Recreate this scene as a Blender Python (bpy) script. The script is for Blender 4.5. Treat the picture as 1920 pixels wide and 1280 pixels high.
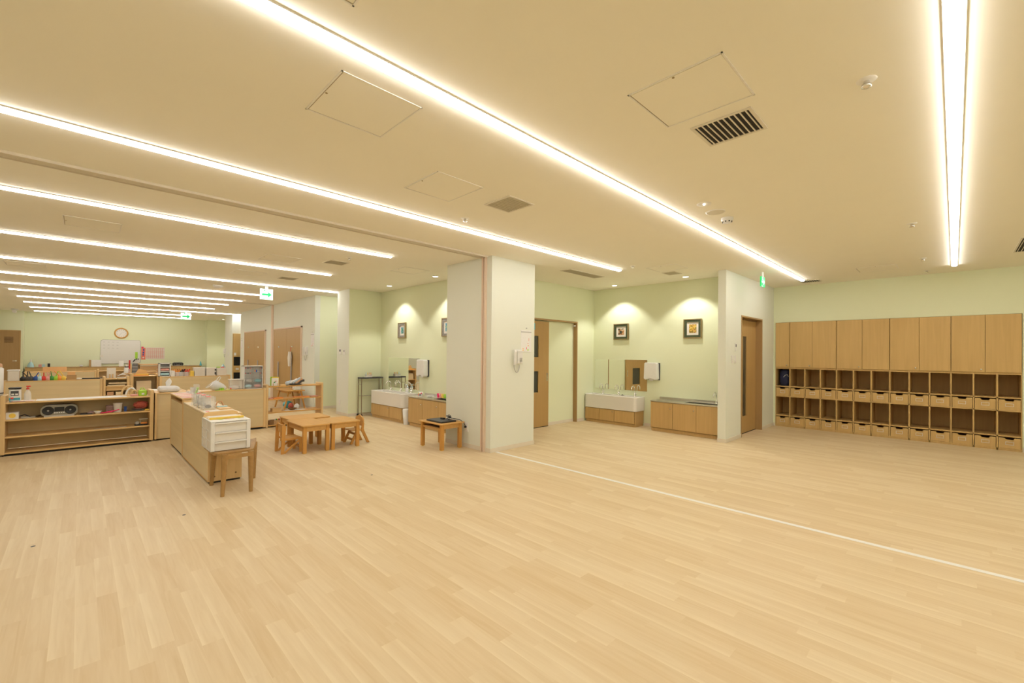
import bpy, math, random
from math import sin, cos, pi, radians
from mathutils import Vector, Matrix

for o in list(bpy.data.objects):
    bpy.data.objects.remove(o, do_unlink=True)
scene = bpy.context.scene
COL = scene.collection
random.seed(7)

# ------------------------------------------------------------------ camera
YAW, PITCH, ROLL, FPX, CY, EYE = .7911, .0092, .0093, 820.2, 15.4, 1.357
_f = Vector((-sin(YAW) * cos(PITCH), cos(YAW) * cos(PITCH), sin(PITCH)))
_r = Vector((cos(YAW), sin(YAW), 0))
_u = _r.cross(_f)
_r2 = _r * cos(ROLL) + _u * sin(ROLL)
_u2 = -_r * sin(ROLL) + _u * cos(ROLL)
cam_data = bpy.data.cameras.new('camera')
cam = bpy.data.objects.new('camera', cam_data)
COL.objects.link(cam)
cam.matrix_world = Matrix(((_r2.x, _u2.x, -_f.x, 0), (_r2.y, _u2.y, -_f.y, 0), (_r2.z, _u2.z, -_f.z, EYE), (0, 0, 0, 1)))
cam_data.sensor_width = 36
cam_data.lens = FPX / 1920 * 36
cam_data.shift_y = CY / 1920
cam_data.clip_start = .02
scene.camera = cam

# ------------------------------------------------------------------ world, exposure, light levels
world = bpy.data.worlds.new('world')
scene.world = world
world.use_nodes = True
world.node_tree.nodes['Background'].inputs[0].default_value = (.9, .85, .75, 1)
world.node_tree.nodes['Background'].inputs[1].default_value = .0
scene.view_settings.view_transform = 'Standard'
scene.view_settings.look = 'None'
scene.view_settings.gamma = 1
scene.view_settings.exposure = -0.02
STRIP_POWER = 19.5
STRIP_COLOR = (1, .98, .95)
SPOT_POWER = 40
SPOT_COLOR = (1, .98, .92)


def at(px, py, x=None, y=None, z=None):
    """world point seen at a photo pixel on the plane x=, y= or z="""
    d = _r2 * (px - 960) - _u2 * (py - 640 - CY) + _f * FPX
    if x is not None: t = x / d.x
    elif y is not None: t = y / d.y
    else: t = (z - EYE) / d.z
    return Vector((d.x * t, d.y * t, EYE + d.z * t))


# ------------------------------------------------------------------ materials
MATS = {}


def newmat(name):
    m = bpy.data.materials.new(name)
    m.use_nodes = True
    MATS[name] = m
    nt = m.node_tree
    return m, nt, nt.nodes['Principled BSDF']


def N(nt, t, **k):
    n = nt.nodes.new(t)
    for a, b in k.items(): setattr(n, a, b)
    return n


def plain(name, c, rough=.6, metal=0., var=.04, scale=30, alpha=1, trans=0, spec=.5):
    m, nt, b = newmat(name)
    tc = N(nt, 'ShaderNodeTexCoord')
    no = N(nt, 'ShaderNodeTexNoise')
    no.inputs['Scale'].default_value = scale
    nt.links.new(tc.outputs['Object'], no.inputs['Vector'])
    mx = N(nt, 'ShaderNodeMix', data_type='RGBA')
    mx.inputs[6].default_value = (*[max(0, v * (1 - var)) for v in c], 1)
    mx.inputs[7].default_value = (*[min(1, v * (1 + var)) for v in c], 1)
    nt.links.new(no.outputs['Fac'], mx.inputs[0])
    nt.links.new(mx.outputs[2], b.inputs['Base Color'])
    b.inputs['Roughness'].default_value = rough
    b.inputs['Metallic'].default_value = metal
    b.inputs['Alpha'].default_value = alpha
    b.inputs['Transmission Weight'].default_value = trans
    b.inputs['Specular IOR Level'].default_value = spec
    return m


def wood(name, c, axis='y', var=.10, rough=.45, fine=1.0, knots=0):
    m, nt, b = newmat(name)
    tc = N(nt, 'ShaderNodeTexCoord')
    mp = N(nt, 'ShaderNodeMapping')
    s = {'x': (1.2, 26, 26), 'y': (26, 1.2, 26), 'z': (26, 26, 1.2)}[axis]
    mp.inputs['Scale'].default_value = tuple(v * fine for v in s)
    nt.links.new(tc.outputs['Object'], mp.inputs['Vector'])
    no = N(nt, 'ShaderNodeTexNoise')
    no.inputs['Scale'].default_value = 1.0
    no.inputs['Detail'].default_value = 4
    no.inputs['Distortion'].default_value = .6
    nt.links.new(mp.outputs['Vector'], no.inputs['Vector'])
    no2 = N(nt, 'ShaderNodeTexNoise')
    no2.inputs['Scale'].default_value = 2.2
    nt.links.new(tc.outputs['Object'], no2.inputs['Vector'])
    r = N(nt, 'ShaderNodeValToRGB')
    r.color_ramp.elements[0].position = .3
    r.color_ramp.elements[1].position = .7
    r.color_ramp.elements[0].color = (*[v * (1 - var * w) for v, w in zip(c, (1, 1.3, 1.7))], 1)
    r.color_ramp.elements[1].color = (*[min(1, v * (1 + var * .6)) for v in c], 1)
    mx = N(nt, 'ShaderNodeMath', operation='MULTIPLY_ADD')
    mx.inputs[1].default_value = .75
    ad = N(nt, 'ShaderNodeMath', operation='MULTIPLY')
    ad.inputs[1].default_value = .25
    nt.links.new(no2.outputs['Fac'], ad.inputs[0])
    nt.links.new(no.outputs['Fac'], mx.inputs[0])
    nt.links.new(ad.outputs[0], mx.inputs[2])
    nt.links.new(mx.outputs[0], r.inputs['Fac'])
    nt.links.new(r.outputs['Color'], b.inputs['Base Color'])
    b.inputs['Roughness'].default_value = rough
    b.inputs['Specular IOR Level'].default_value = .35
    return m


def emit(name, c, s):
    m, nt, b = newmat(name)
    b.inputs['Base Color'].default_value = (*c, 1)
    b.inputs['Emission Color'].default_value = (*c, 1)
    b.inputs['Emission Strength'].default_value = s
    return m


def floor_material():
    m, nt, b = newmat('plank_floor')
    L = nt.links.new
    tc = N(nt, 'ShaderNodeTexCoord')
    sp = N(nt, 'ShaderNodeSeparateXYZ')
    L(tc.outputs['Object'], sp.inputs[0])

    def M(op, a, bb=None, c=None):
        n = N(nt, 'ShaderNodeMath', operation=op)
        for i, v in enumerate((a, bb, c)):
            if v is None: continue
            if isinstance(v, (int, float)): n.inputs[i].default_value = v
            else: L(v, n.inputs[i])
        return n.outputs[0]
    W, LEN = .084, .62
    ry = M('DIVIDE', sp.outputs['Y'], W)
    row = M('FLOOR', ry)
    wn = N(nt, 'ShaderNodeTexWhiteNoise', noise_dimensions='1D')
    L(row, wn.inputs['W'])
    rx = M('ADD', M('DIVIDE', sp.outputs['X'], LEN), M('MULTIPLY', wn.outputs['Value'], 9.0))
    col = M('FLOOR', rx)
    cv = N(nt, 'ShaderNodeCombineXYZ')
    L(row, cv.inputs[0]); L(col, cv.inputs[1])
    w2 = N(nt, 'ShaderNodeTexWhiteNoise', noise_dimensions='2D')
    L(cv.outputs[0], w2.inputs['Vector'])
    # grain: noise stretched along the plank, shifted per plank
    cg = N(nt, 'ShaderNodeCombineXYZ')
    L(M('MULTIPLY', sp.outputs['X'], 2.2), cg.inputs[0])
    L(M('MULTIPLY', sp.outputs['Y'], 38), cg.inputs[1])
    L(M('MULTIPLY', w2.outputs['Value'], 40), cg.inputs[2])
    g = N(nt, 'ShaderNodeTexNoise')
    g.inputs['Scale'].default_value = 1
    g.inputs['Detail'].default_value = 4
    g.inputs['Distortion'].default_value = 1.2
    L(cg.outputs[0], g.inputs['Vector'])
    cg2 = N(nt, 'ShaderNodeCombineXYZ')
    L(M('MULTIPLY', sp.outputs['X'], 1.1), cg2.inputs[0])
    L(M('MULTIPLY', sp.outputs['Y'], 16), cg2.inputs[1])
    L(M('MULTIPLY', w2.outputs['Value'], 23), cg2.inputs[2])
    g2 = N(nt, 'ShaderNodeTexNoise')
    g2.inputs['Scale'].default_value = 1
    L(cg2.outputs[0], g2.inputs['Vector'])
    # one light streak along one side of each plank, as printed on the boards
    fy = M('FRACT', ry)
    edge = M('MULTIPLY', M('POWER', M('SUBTRACT', 1, fy), 4), M('GREATER_THAN', w2.outputs['Value'], .55))
    v = M('ADD', M('MULTIPLY', w2.outputs['Value'], .20), M('MULTIPLY', g.outputs['Fac'], .50))
    v = M('ADD', v, M('MULTIPLY', g2.outputs['Fac'], .36))
    v = M('ADD', v, M('MULTIPLY', edge, .22))
    r = N(nt, 'ShaderNodeValToRGB')
    e = r.color_ramp.elements
    e[0].position, e[0].color = .25, (*FLOOR_DARK, 1)
    e[1].position, e[1].color = .95, (*FLOOR_LIGHT, 1)
    L(v, r.inputs['Fac'])
    L(r.outputs['Color'], b.inputs['Base Color'])
    b.inputs['Roughness'].default_value = .48
    b.inputs['Specular IOR Level'].default_value = .3
    return m


FLOOR_DARK = (.645, .475, .262)
FLOOR_LIGHT = (.815, .68, .46)
floor_material()
plain('ceiling_paint', (.97, .925, .80), .9, var=.01, scale=4)
plain('wall_green', (.83, .86, .61), .85, var=.012, scale=60)
plain('wall_cream', (.81, .82, .715), .85, var=.012, scale=60)
plain('baseboard_pvc', (.78, .70, .57), .6, var=.02)
plain('white_line', (.86, .84, .80), .5)
plain('track_metal', (.72, .66, .54), .5)
plain('jamb_pink', (.80, .62, .47), .6)
plain('grille_frame', (.80, .74, .62), .5)
plain('grille_dark', (.02, .018, .015), .8)
plain('grille_grey', (.60, .54, .40), .6)
plain('hatch_trim', (.90, .86, .78), .4)
plain('lamp_housing', (.95, .93, .90), .5)
plain('hatch_gap', (.40, .32, .2), .8)
plain('white_plastic', (.84, .82, .78), .4)
plain('cream_plastic', (.80, .75, .68), .45)
plain('grey_plastic', (.5, .48, .45), .45)
plain('clear_plastic', (.92, .90, .87), .25, alpha=.4)
plain('acrylic', (.88, .86, .83), .12, alpha=.2)
plain('paper', (.86, .84, .81), .8)
plain('black_plastic', (.015, .015, .017), .4)
plain('dark_grey', (.06, .06, .065), .5)
plain('chrome', (.80, .79, .77), .12, metal=1, var=.01)
plain('stereo_case', (.30, .28, .23), .35, metal=.3)
plain('steel_shaded', (.22, .21, .18), .35, metal=.8)  # sink basin steel with the basin's shade put into its colour
plain('steel', (.68, .66, .61), .28, metal=1, var=.05)
plain('brown_metal', (.30, .22, .13), .3, metal=1)
plain('grey_bar', (.45, .45, .47), .4)
plain('ceramic', (.86, .82, .77), .18, var=.01)
plain('void', (.012, .011, .009), .9)
plain('shade_glass', (.06, .06, .045), .15)
plain('navy', (.012, .018, .07), .5, var=.4, scale=12)
plain('red', (.70, .04, .03), .5)
plain('title_red', (.85, .20, .13), .5)
plain('pink', (.80, .38, .33), .5)
plain('hot_pink', (.80, .02, .14), .4)
plain('orange', (.90, .32, .06), .5)
plain('soft_orange', (.85, .50, .22), .6)
plain('yellow', (.88, .62, .10), .5)
plain('lime', (.40, .70, .05), .45)
plain('green', (.05, .28, .05), .5)
plain('teal', (.08, .42, .52), .5)
plain('light_blue', (.45, .70, .78), .5)
plain('blue', (.02, .08, .35), .5)
plain('cardboard', (.50, .31, .14), .8)
plain('cloth_white', (.80, .79, .79), .9, var=.12, scale=18)
plain('cloth_blue', (.55, .62, .70), .9, var=.15, scale=18)
plain('cloth_dark', (.08, .07, .06), .9, var=.4, scale=40)
plain('red_pattern', (.55, .12, .08), .7, var=.7, scale=45)
plain('toy_mix', (.35, .22, .2), .6, var=.9, scale=70)
plain('whiteboard', (.80, .78, .74), .3, var=.01)
plain('frame_green', (.07, .09, .045), .35, var=.5, scale=50)
plain('frame_gold', (.38, .28, .13), .35, metal=.4)
plain('frame_silver', (.30, .27, .24), .4, var=.5, scale=50)
plain('mat_board', (.86, .80, .72), .8)
plain('terracotta', (.62, .35, .18), .6)
plain('poster_grid', (.85, .66, .56), .8)
plain('poster_paper', (.84, .76, .68), .8)
wood('locker_wood', (.66, .445, .18), 'z', .08)
wood('cabinet_wood', (.62, .41, .17), 'z', .09)
wood('door_wood', (.50, .315, .12), 'z', .05)
wood('frame_wood', (.44, .28, .12), 'z', .08)
wood('pine_panel', (.73, .585, .34), 'y', .07, fine=.6)
wood('pine_panel_x', (.73, .585, .34), 'x', .07, fine=.6)
wood('pine_edge', (.78, .53, .24), 'y', .10)
wood('pine_post', (.78, .55, .27), 'z', .10)
wood('pine_light', (.80, .65, .42), 'y', .07)
wood('beech', (.68, .385, .12), 'x', .08)
wood('beech_leg', (.64, .32, .075), 'z', .08)
wood('oak_stool', (.44, .26, .095), 'x', .14)
wood('dark_wood', (.22, .12, .05), 'x', .2)
emit('lamp_diffuser', STRIP_COLOR, STRIP_POWER)
emit('downlight_glow', (1, .96, .86), 9)
emit('exit_green', (.01, .5, .12), .8)
emit('exit_white', (.85, 1, .92), .75)


def mirror_mat():
    m, nt, b = newmat('mirror')
    b.inputs['Base Color'].default_value = (.88, .90, .84, 1)
    b.inputs['Metallic'].default_value = 1
    b.inputs['Roughness'].default_value = .01


mirror_mat()


def painting(name, cols, scale, seed):
    """abstract patches of paint, not any known picture"""
    m, nt, b = newmat(name)
    tc = N(nt, 'ShaderNodeTexCoord')
    no = N(nt, 'ShaderNodeTexNoise', noise_dimensions='4D')
    no.inputs['Scale'].default_value = scale
    no.inputs['W'].default_value = seed
    no.inputs['Detail'].default_value = 3
    nt.links.new(tc.outputs['Object'], no.inputs['Vector'])
    r = N(nt, 'ShaderNodeValToRGB')
    r.color_ramp.interpolation = 'CONSTANT'
    e = r.color_ramp.elements
    e[0].position, e[0].color = 0, (*cols[0], 1)
    e[1].position, e[1].color = .42, (*cols[1], 1)
    for i, c in enumerate(cols[2:]):
        q = e.new(.48 + .06 * i); q.color = (*c, 1)
    nt.links.new(no.outputs['Fac'], r.inputs['Fac'])
    nt.links.new(r.outputs['Color'], b.inputs['Base Color'])
    b.inputs['Roughness'].default_value = .7


painting('art_coast', [(.05, .06, .04), (.35, .14, .05), (.65, .36, .16), (.75, .6, .38), (.12, .12, .09)], 16, 2)
painting('art_floral', [(.30, .20, .03), (.70, .42, .05), (.78, .60, .16), (.45, .12, .03), (.3, .3, .06)], 22, 5)
painting('art_field', [(.04, .16, .2), (.12, .35, .28), (.35, .5, .3), (.1, .3, .45)], 14, 8)


# ------------------------------------------------------------------ mesh builder
class MB:
    def __init__(s):
        s.v, s.f, s.sm = [], [], []

    def add(s, vs, fs, smooth=False):
        n = len(s.v)
        s.v += [tuple(v) for v in vs]
        s.f += [tuple(i + n for i in f) for f in fs]
        s.sm += [smooth] * len(fs)
        return s

    def box(s, x0, y0, z0, x1, y1, z1):
        x0, x1 = min(x0, x1), max(x0, x1); y0, y1 = min(y0, y1), max(y0, y1); z0, z1 = min(z0, z1), max(z0, z1)
        return s.add([(x0, y0, z0), (x1, y0, z0), (x1, y1, z0), (x0, y1, z0), (x0, y0, z1), (x1, y0, z1), (x1, y1, z1), (x0, y1, z1)],
                     [(0, 3, 2, 1), (4, 5, 6, 7), (0, 1, 5, 4), (1, 2, 6, 5), (2, 3, 7, 6), (3, 0, 4, 7)])

    def bar(s, a, b, w, d=None, up=(0, 0, 1)):
        """square bar between two points"""
        d = d or w
        a, b = Vector(a), Vector(b)
        t = (b - a).normalized()
        up = Vector(up)
        if abs(t.dot(up)) > .95: up = Vector((0, 1, 0))
        p = t.cross(up).normalized() * w / 2
        q = p.cross(t).normalized() * d / 2
        vs = [a - p - q, a + p - q, a + p + q, a - p + q, b - p - q, b + p - q, b + p + q, b - p + q]
        return s.add(vs, [(0, 3, 2, 1), (4, 5, 6, 7), (0, 1, 5, 4), (1, 2, 6, 5), (2, 3, 7, 6), (3, 0, 4, 7)])

    def rings(s, rings, caps=True, smooth=True):
        n = len(rings[0])
        vs = [p for r in rings for p in r]
        fs = []
        for i in range(len(rings) - 1):
            for j in range(n):
                k = (j + 1) % n
                fs.append((i * n + j, i * n + k, (i + 1) * n + k, (i + 1) * n + j))
        s.add(vs, fs, smooth)
        if caps:
            s.add(list(rings[0]), [tuple(range(n))[::-1]])
            s.add(list(rings[-1]), [tuple(range(n))])
        return s

    def lathe(s, prof, c=(0, 0, 0), n=20, axis='z', sx=1, sy=1):
        rs = []
        for r, h in prof:
            ring = []
            for j in range(n):
                a = 2 * pi * j / n
                u, w = max(r, 1e-4) * cos(a) * sx, max(r, 1e-4) * sin(a) * sy
                ring.append({'z': (c[0] + u, c[1] + w, c[2] + h), 'x': (c[0] + h, c[1] + u, c[2] + w), 'y': (c[0] + w, c[1] + h, c[2] + u)}[axis])
            rs.append(ring)
        return s.rings(rs)

    def cyl(s, c, r, h, axis='z', r2=None, n=20):
        return s.lathe([(r, 0), (r if r2 is None else r2, h)], c, n, axis)

    def tube(s, pts, r, n=8):
        pts = [Vector(p) for p in pts]
        rs = []
        up = Vector((0, 0, 1))
        prev = None
        for i, p in enumerate(pts):
            t = (pts[min(i + 1, len(pts) - 1)] - pts[max(i - 1, 0)]).normalized()
            if prev is None:
                a = t.cross(up)
                if a.length < .1: a = t.cross(Vector((0, 1, 0)))
            else:
                a = prev - t * prev.dot(t)
            a.normalize(); prev = a
            b = t.cross(a)
            rs.append([tuple(p + (a * cos(2 * pi * j / n) + b * sin(2 * pi * j / n)) * r) for j in range(n)])
        return s.rings(rs)

    def ell(s, c, rx, ry, rz, n=16, m=9, cut=0, lump=0, seed=1):
        rs = []
        rnd = random.Random(seed)
        for i in range(m):
            th = -pi / 2 + pi * i / (m - 1)
            zz = max(sin(th), -1 + cut)
            ring = []
            for j in range(n):
                a = 2 * pi * j / n
                k = 1 + lump * (rnd.random() - .5)
                ring.append((c[0] + rx * cos(th) * cos(a) * k + 1e-5 * cos(a), c[1] + ry * cos(th) * sin(a) * k + 1e-5 * sin(a), c[2] + rz * zz * (k if zz > -1 + cut + .01 else 1)))
            rs.append(ring)
        return s.rings(rs)

    def prism(s, pts, a, b, axis='x'):
        """polygon extruded along an axis; pts are the two other coordinates in order"""
        def P(u, w, h): return {'x': (h, u, w), 'y': (u, h, w), 'z': (u, w, h)}[axis]
        n = len(pts)
        vs = [P(u, w, a) for u, w in pts] + [P(u, w, b) for u, w in pts]
        fs = [tuple(range(n))[::-1], tuple(range(n, 2 * n))] + [(i, (i + 1) % n, n + (i + 1) % n, n + i) for i in range(n)]
        return s.add(vs, fs)

    def xf(s, M):
        s.v = [tuple(M @ Vector(v)) for v in s.v]
        return s


def thing(name, label, cat, loc=(0, 0, 0), rz=0, group=None):
    o = bpy.data.objects.new(name, None)
    o.empty_display_size = .05
    COL.objects.link(o)
    o.location = loc
    o.rotation_euler = (0, 0, rz)
    o['label'] = label
    o['category'] = cat
    if group: o['group'] = group
    return o


def root_of(o):
    while o.parent: o = o.parent
    return o


def part(name, mb, mat, parent=None, bevel=0, world=False, label=None, loc=None, smooth_angle=None):
    """links mb as ONE mesh object; world=True means mb holds world coordinates"""
    me = bpy.data.meshes.new(name)
    vs = mb.v
    if world and parent is not None:
        q = root_of(parent).location
        vs = [(v[0] - q.x, v[1] - q.y, v[2] - q.z) for v in vs]
    if loc is not None:
        vs = [(v[0] - loc[0], v[1] - loc[1], v[2] - loc[2]) for v in vs]
    me.from_pydata(vs, [], mb.f)
    me.polygons.foreach_set('use_smooth', mb.sm)
    me.materials.append(MATS[mat])
    me.update()
    import bmesh as _b
    bm = _b.new(); bm.from_mesh(me); _b.ops.recalc_face_normals(bm, faces=bm.faces); bm.to_mesh(me); bm.free()
    o = bpy.data.objects.new(name, me)
    COL.objects.link(o)
    if loc is not None: o.location = loc
    if parent is not None: o.parent = parent
    if bevel:
        b = o.modifiers.new('bevel', 'BEVEL'); b.width = bevel; b.segments = 2; b.limit_method = 'ANGLE'; b.angle_limit = radians(40)
    if label: o['label'] = label
    return o


def solo(name, mb, mat, label, cat, group=None, bevel=0, loc=None):
    if loc is None:
        xs = [v[0] for v in mb.v]; ys = [v[1] for v in mb.v]; zs = [v[2] for v in mb.v]
        loc = ((min(xs) + max(xs)) / 2, (min(ys) + max(ys)) / 2, min(zs))
    o = part(name, mb, mat, bevel=bevel, loc=loc)
    o['label'] = label; o['category'] = cat
    if group: o['group'] = group
    return o


def struct(name, mb, mat, parent=None, bevel=0):
    o = part(name, mb, mat, parent, bevel=bevel)
    if parent is None: o['kind'] = 'structure'
    return o


def B(*a): return MB().box(*a)


def copy_tree(o, parent=None):
    c = o.copy(); COL.objects.link(c)
    if parent is not None: c.parent = parent
    for ch in list(o.children): copy_tree(ch, c)
    return c


# ------------------------------------------------------------------ the room
H = 2.7
struct('floor', B(-23.6, -2.75, -.12, 3.65, 10.4, 0), 'plank_floor')
struct('ceiling', B(-23.6, -2.75, H, 3.65, 10.4, H + .12), 'ceiling_paint')
LX0, LX1, LTOP, LY = -2.465, .69, 2.012, 9.70
struct('wall_lockers', B(-2.5, LY, LTOP, 3.0, 10.3, H).box(-2.5, LY, 0, LX0 - .002, 10.3, LTOP).box(LX1 + .002, LY, 0, 3.0, 10.3, LTOP).box(LX0 - .002, 10.22, 0, LX1 + .002, 10.3, LTOP), 'wall_green')
# wall with the brown sliding door; its end is the white post beside the sink alcove
struct('wall_door_side', B(-2.62, 7.15, 0, -2.5, 7.845, H).box(-2.8, 7.845, 2.032, -2.5, 8.965, H).box(-2.8, 8.965, 0, -2.5, 10.3, H).box(-2.9, 7.9, 0, -2.8, 10.3, H), 'wall_cream')
struct('wall_alcove_back', B(-5.5, 7.71, 0, -2.62, 7.87, H), 'wall_green')
struct('wall_alcove_left', B(-5.5, 4.87, 0, -5.43, 7.14, 2.012).box(-5.5, 4.87, 2.012, -5.35, 7.14, H).box(-5.5, 7.14, 0, -5.35, 7.71, H), 'wall_green')
struct('wall_pillar', B(-5.47, 4.0, 0, -4.45, 4.87, H), 'wall_cream')
struct('wall_second_alcove_back', B(-9.0, 4.78, 0, -5.5, 4.9, H).box(-5.5, 4.87, 0, -5.47, 4.9, H), 'wall_green')
struct('wall_second_alcove_post', B(-9.6, 4.05, 0, -9.008, 4.9, H).box(-9.6, 4.9, 0, -9.45, 7.3, H), 'wall_cream')
struct('wall_second_alcove_side', B(-9.008, 4.052, 0, -9.0, 4.9, H), 'wall_green')
struct('wall_passage_end', B(-10.7, 7.2, 0, -9.6, 7.3, H), 'wall_green')
struct('wall_passage_side', B(-10.75, 4.07, 0, -10.63, 7.2, H), 'wall_green')
struct('wall_cupboards', B(-17.34, 3.95, 0, -10.63, 4.07, H), 'wall_cream')
struct('wall_second_passage', B(-17.46, 4.07, 0, -17.34, 6.2, H).box(-18.6, 6.1, 0, -17.46, 6.2, H), 'wall_cream')
struct('wall_far_pillar', B(-19.6, 3.95, 0, -18.5, 6.2, H), 'wall_cream')
struct('wall_far_alcove', B(-22.9, 4.78, 0, -19.6, 4.9, H).box(-23.5, 3.95, 0, -22.9, 4.9, H), 'wall_green')
struct('wall_far', B(-23.5, -1.4, 0, -23.3, 3.95, H), 'wall_green')
struct('wall_far_left', B(-23.5, -2.6, 0, -22.9, -1.4, H), 'wall_green')
struct('wall_back', B(-22.9, -2.72, 0, 3.0, -2.6, H), 'wall_cream')
struct('wall_right', B(3.0, -2.72, 0, 3.12, 10.3, H), 'wall_green')


def baseboard(name, segs):
    mb = MB()
    for (x0, y0, x1, y1) in segs: mb.box(x0, y0, 0, x1, y1, .06)
    struct(name, mb, 'baseboard_pvc', bevel=.002)


bt = .008
baseboard('baseboard_door_side', [(-2.5, 7.15, -2.5 + bt, 7.84), (-2.5, 8.97, -2.5 + bt, LY), (-2.62, 7.15 - bt, -2.5 + bt, 7.15)])
baseboard('baseboard_pillar', [(-4.45, 4.0, -4.45 + bt, 4.87), (-5.47, 4.0 - bt, -4.62, 4.0), (-4.58, 4.0 - bt, -4.45 + bt, 4.0), (-5.35, 4.87, -4.45 + bt, 4.87 + bt)])
baseboard('baseboard_alcove', [(-5.43, 6.32, -5.43 + bt, 7.117), (-5.35, 7.15, -5.35 + bt, 7.36), (-4.17, 7.71 - bt, -3.86, 7.71), (-2.62 - bt, 7.15, -2.62, 7.33)])
baseboard('baseboard_second_alcove', [(-9.6, 4.05 - bt, -9.0 + bt, 4.05), (-9.0, 4.05, -9.0 + bt, 4.78), (-8.99, 4.78 - bt, -8.74, 4.78), (-7.43, 4.78 - bt, -7.2, 4.78)])
baseboard('baseboard_passage', [(-10.63, 4.07, -10.63 + bt, 7.2), (-10.6, 7.2 - bt, -9.6, 7.2)])
baseboard('baseboard_cupboards', [(-11.4, 3.95 - bt, -10.63 + bt, 3.95), (-14.4, 3.95 - bt, -13.86, 3.95), (-17.34, 3.95 - bt, -16.75, 3.95)])
baseboard('baseboard_lockers', [(-2.49, LY - bt, LX0 - .003, LY), (LX1 + .003, LY - bt, 2.99, LY)])

struct('trim_1', B(-4.46, 4.082, 0, 2.99, 4.128, .0015), 'white_line')
struct('trim_2', B(-4.64, -2.6, H - .012, -4.52, 3.99, H), 'track_metal').modifiers.clear()
struct('trim_3', B(-4.525, -2.6, H - .02, -4.515, 3.99, H).box(-4.645, -2.6, H - .02, -4.637, 3.99, H), 'baseboard_pvc')
struct('trim_4', B(-4.625, 3.965, 0, -4.60, 4.0, H).box(-4.575, 3.965, 0, -4.55, 4.0, H).box(-4.60, 3.985, 0, -4.575, 4.0, H), 'jamb_pink')
struct('trim_5', B(-13.86, -2.6, H - .012, -13.74, 3.94, H), 'track_metal')
struct('trim_6', B(-13.86, 3.92, 0, -13.74, 3.95, H - .013), 'jamb_pink')


# ------------------------------------------------------------------ doors
def door_right():
    f = MB()
    f.box(-2.78, 7.84, 0, -2.492, 7.87, 2.035).box(-2.78, 8.94, 0, -2.492, 8.97, 2.035).box(-2.78, 7.87, 2.01, -2.492, 8.94, 2.035)
    a, b_ = 8.24, 8.44
    fr = struct('door_1', B(-2.635, 7.871, .008, -2.60, a, 1.985).box(-2.635, b_, .008, -2.60, 8.939, 1.985).box(-2.635, a, 1.70, -2.60, b_, 1.985)
                .box(-2.635, a, .008, -2.60, b_, .30), 'door_wood')
    part('door_frame', f, 'frame_wood', fr)
    part('glass', B(-2.62, a, .30, -2.616, b_, 1.70), 'shade_glass', fr)
    part('door_track', B(-2.64, 7.871, 0, -2.59, 8.939, .006), 'grille_dark', fr)
    part('door_rail', B(-2.66, 7.871, 1.986, -2.58, 8.939, 2.009), 'dark_wood', fr)
    return fr


door_right()


def door_sliding():
    z = 1.965
    leaf = MB()
    y0, y1 = 5.2, 6.31
    w0, w1 = 5.67, 6.02
    X0, X1 = -5.422, -5.392
    for a, b_ in ((y0, w0), (w1, y1)): leaf.box(X0, a, .012, X1, b_, z)
    for a, b_ in ((1.69, z), (1.04, 1.30), (.012, .65)): leaf.box(X0, w0, a, X1, w1, b_)
    d = struct('door_2', leaf, 'door_wood')
    part('door_glass', B(-5.415, w0, .65, -5.41, w1, 1.04).box(-5.415, w0, 1.30, -5.41, w1, 1.69), 'shade_glass', d)
    fr = MB().box(-5.43, 4.88, 1.985, -5.343, 7.14, 2.012).box(-5.43, 7.118, 0, -5.343, 7.14, 1.985)
    part('door_frame', fr, 'frame_wood', d)
    part('door_track', B(-5.425, 4.9, .0, -5.39, 6.31, .01), 'grille_dark', d)
    part('door_handle', B(X1, 6.25, .85, X1 + .004, 6.275, 1.0), 'chrome', d)
    part('door_sign', B(X1, 5.87, 1.80, X1 + .002, 5.92, 1.92), 'teal', d, label='small blue sign square')
    part('door_sign', B(X1, 5.79, 1.80, X1 + .002, 5.84, 1.92), 'red', d, label='small red sign square')
    part('sign_text', B(X1, 5.80, 1.745, X1 + .002, 5.86, 1.765), 'dark_wood', d)
    part('roller', MB().cyl((-5.40, 7.09, 1.93), .015, .03, 'x'), 'cream_plastic', d)


door_sliding()


def double_door(name, x0, x1, tag=False):
    t = 2.0
    m = (x0 + x1) / 2
    d = struct(name, B(x0 + .03, 3.925, .01, m - .002, 3.95, t - .03), 'door_wood')
    part('door_leaf', B(m + .002, 3.925, .01, x1 - .03, 3.95, t - .03), 'door_wood', d)
    fr = MB().box(x0, 3.915, 0, x0 + .028, 3.95, t).box(x1 - .028, 3.915, 0, x1, 3.95, t).box(x0, 3.915, t - .028, x1, 3.95, t)
    part('door_frame', fr, 'jamb_pink', d)
    for c in ((x0 + m) / 2 - .05, (m + x1) / 2 - .1):
        part('door_handle', MB().bar((c, 3.905, .35), (c, 3.905, 1.08), .035, .02), 'grey_bar', d)
        part('door_lock', B(c - .05, 3.915, 1.47, c + .05, 3.925, 1.505), 'chrome', d)
    return d


double_door('door_3', -13.64, -11.44)
double_door('door_4', -16.72, -14.42)
d5 = struct('door_5', B(-22.9, -1.95, .01, -22.88, -1.49, 1.98), 'frame_wood')
part('door_frame', B(-22.9, -1.98, 0, -22.87, -1.95, 2.01).box(-22.9, -1.49, 0, -22.87, -1.46, 2.01).box(-22.9, -1.98, 1.98, -22.87, -1.46, 2.01), 'door_wood', d5)
dl = MB()
for i in range(7): dl.box(-22.88, -1.84, 1.58 + i * .03, -22.874, -1.63, 1.595 + i * .03)
part('door_louvre', dl, 'dark_wood', d5)
part('door_handle', MB().bar((-22.86, -1.56, .95), (-22.86, -1.64, .95), .02).cyl((-22.88, -1.56, .95), .02, .02, 'x'), 'chrome', d5)


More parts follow.
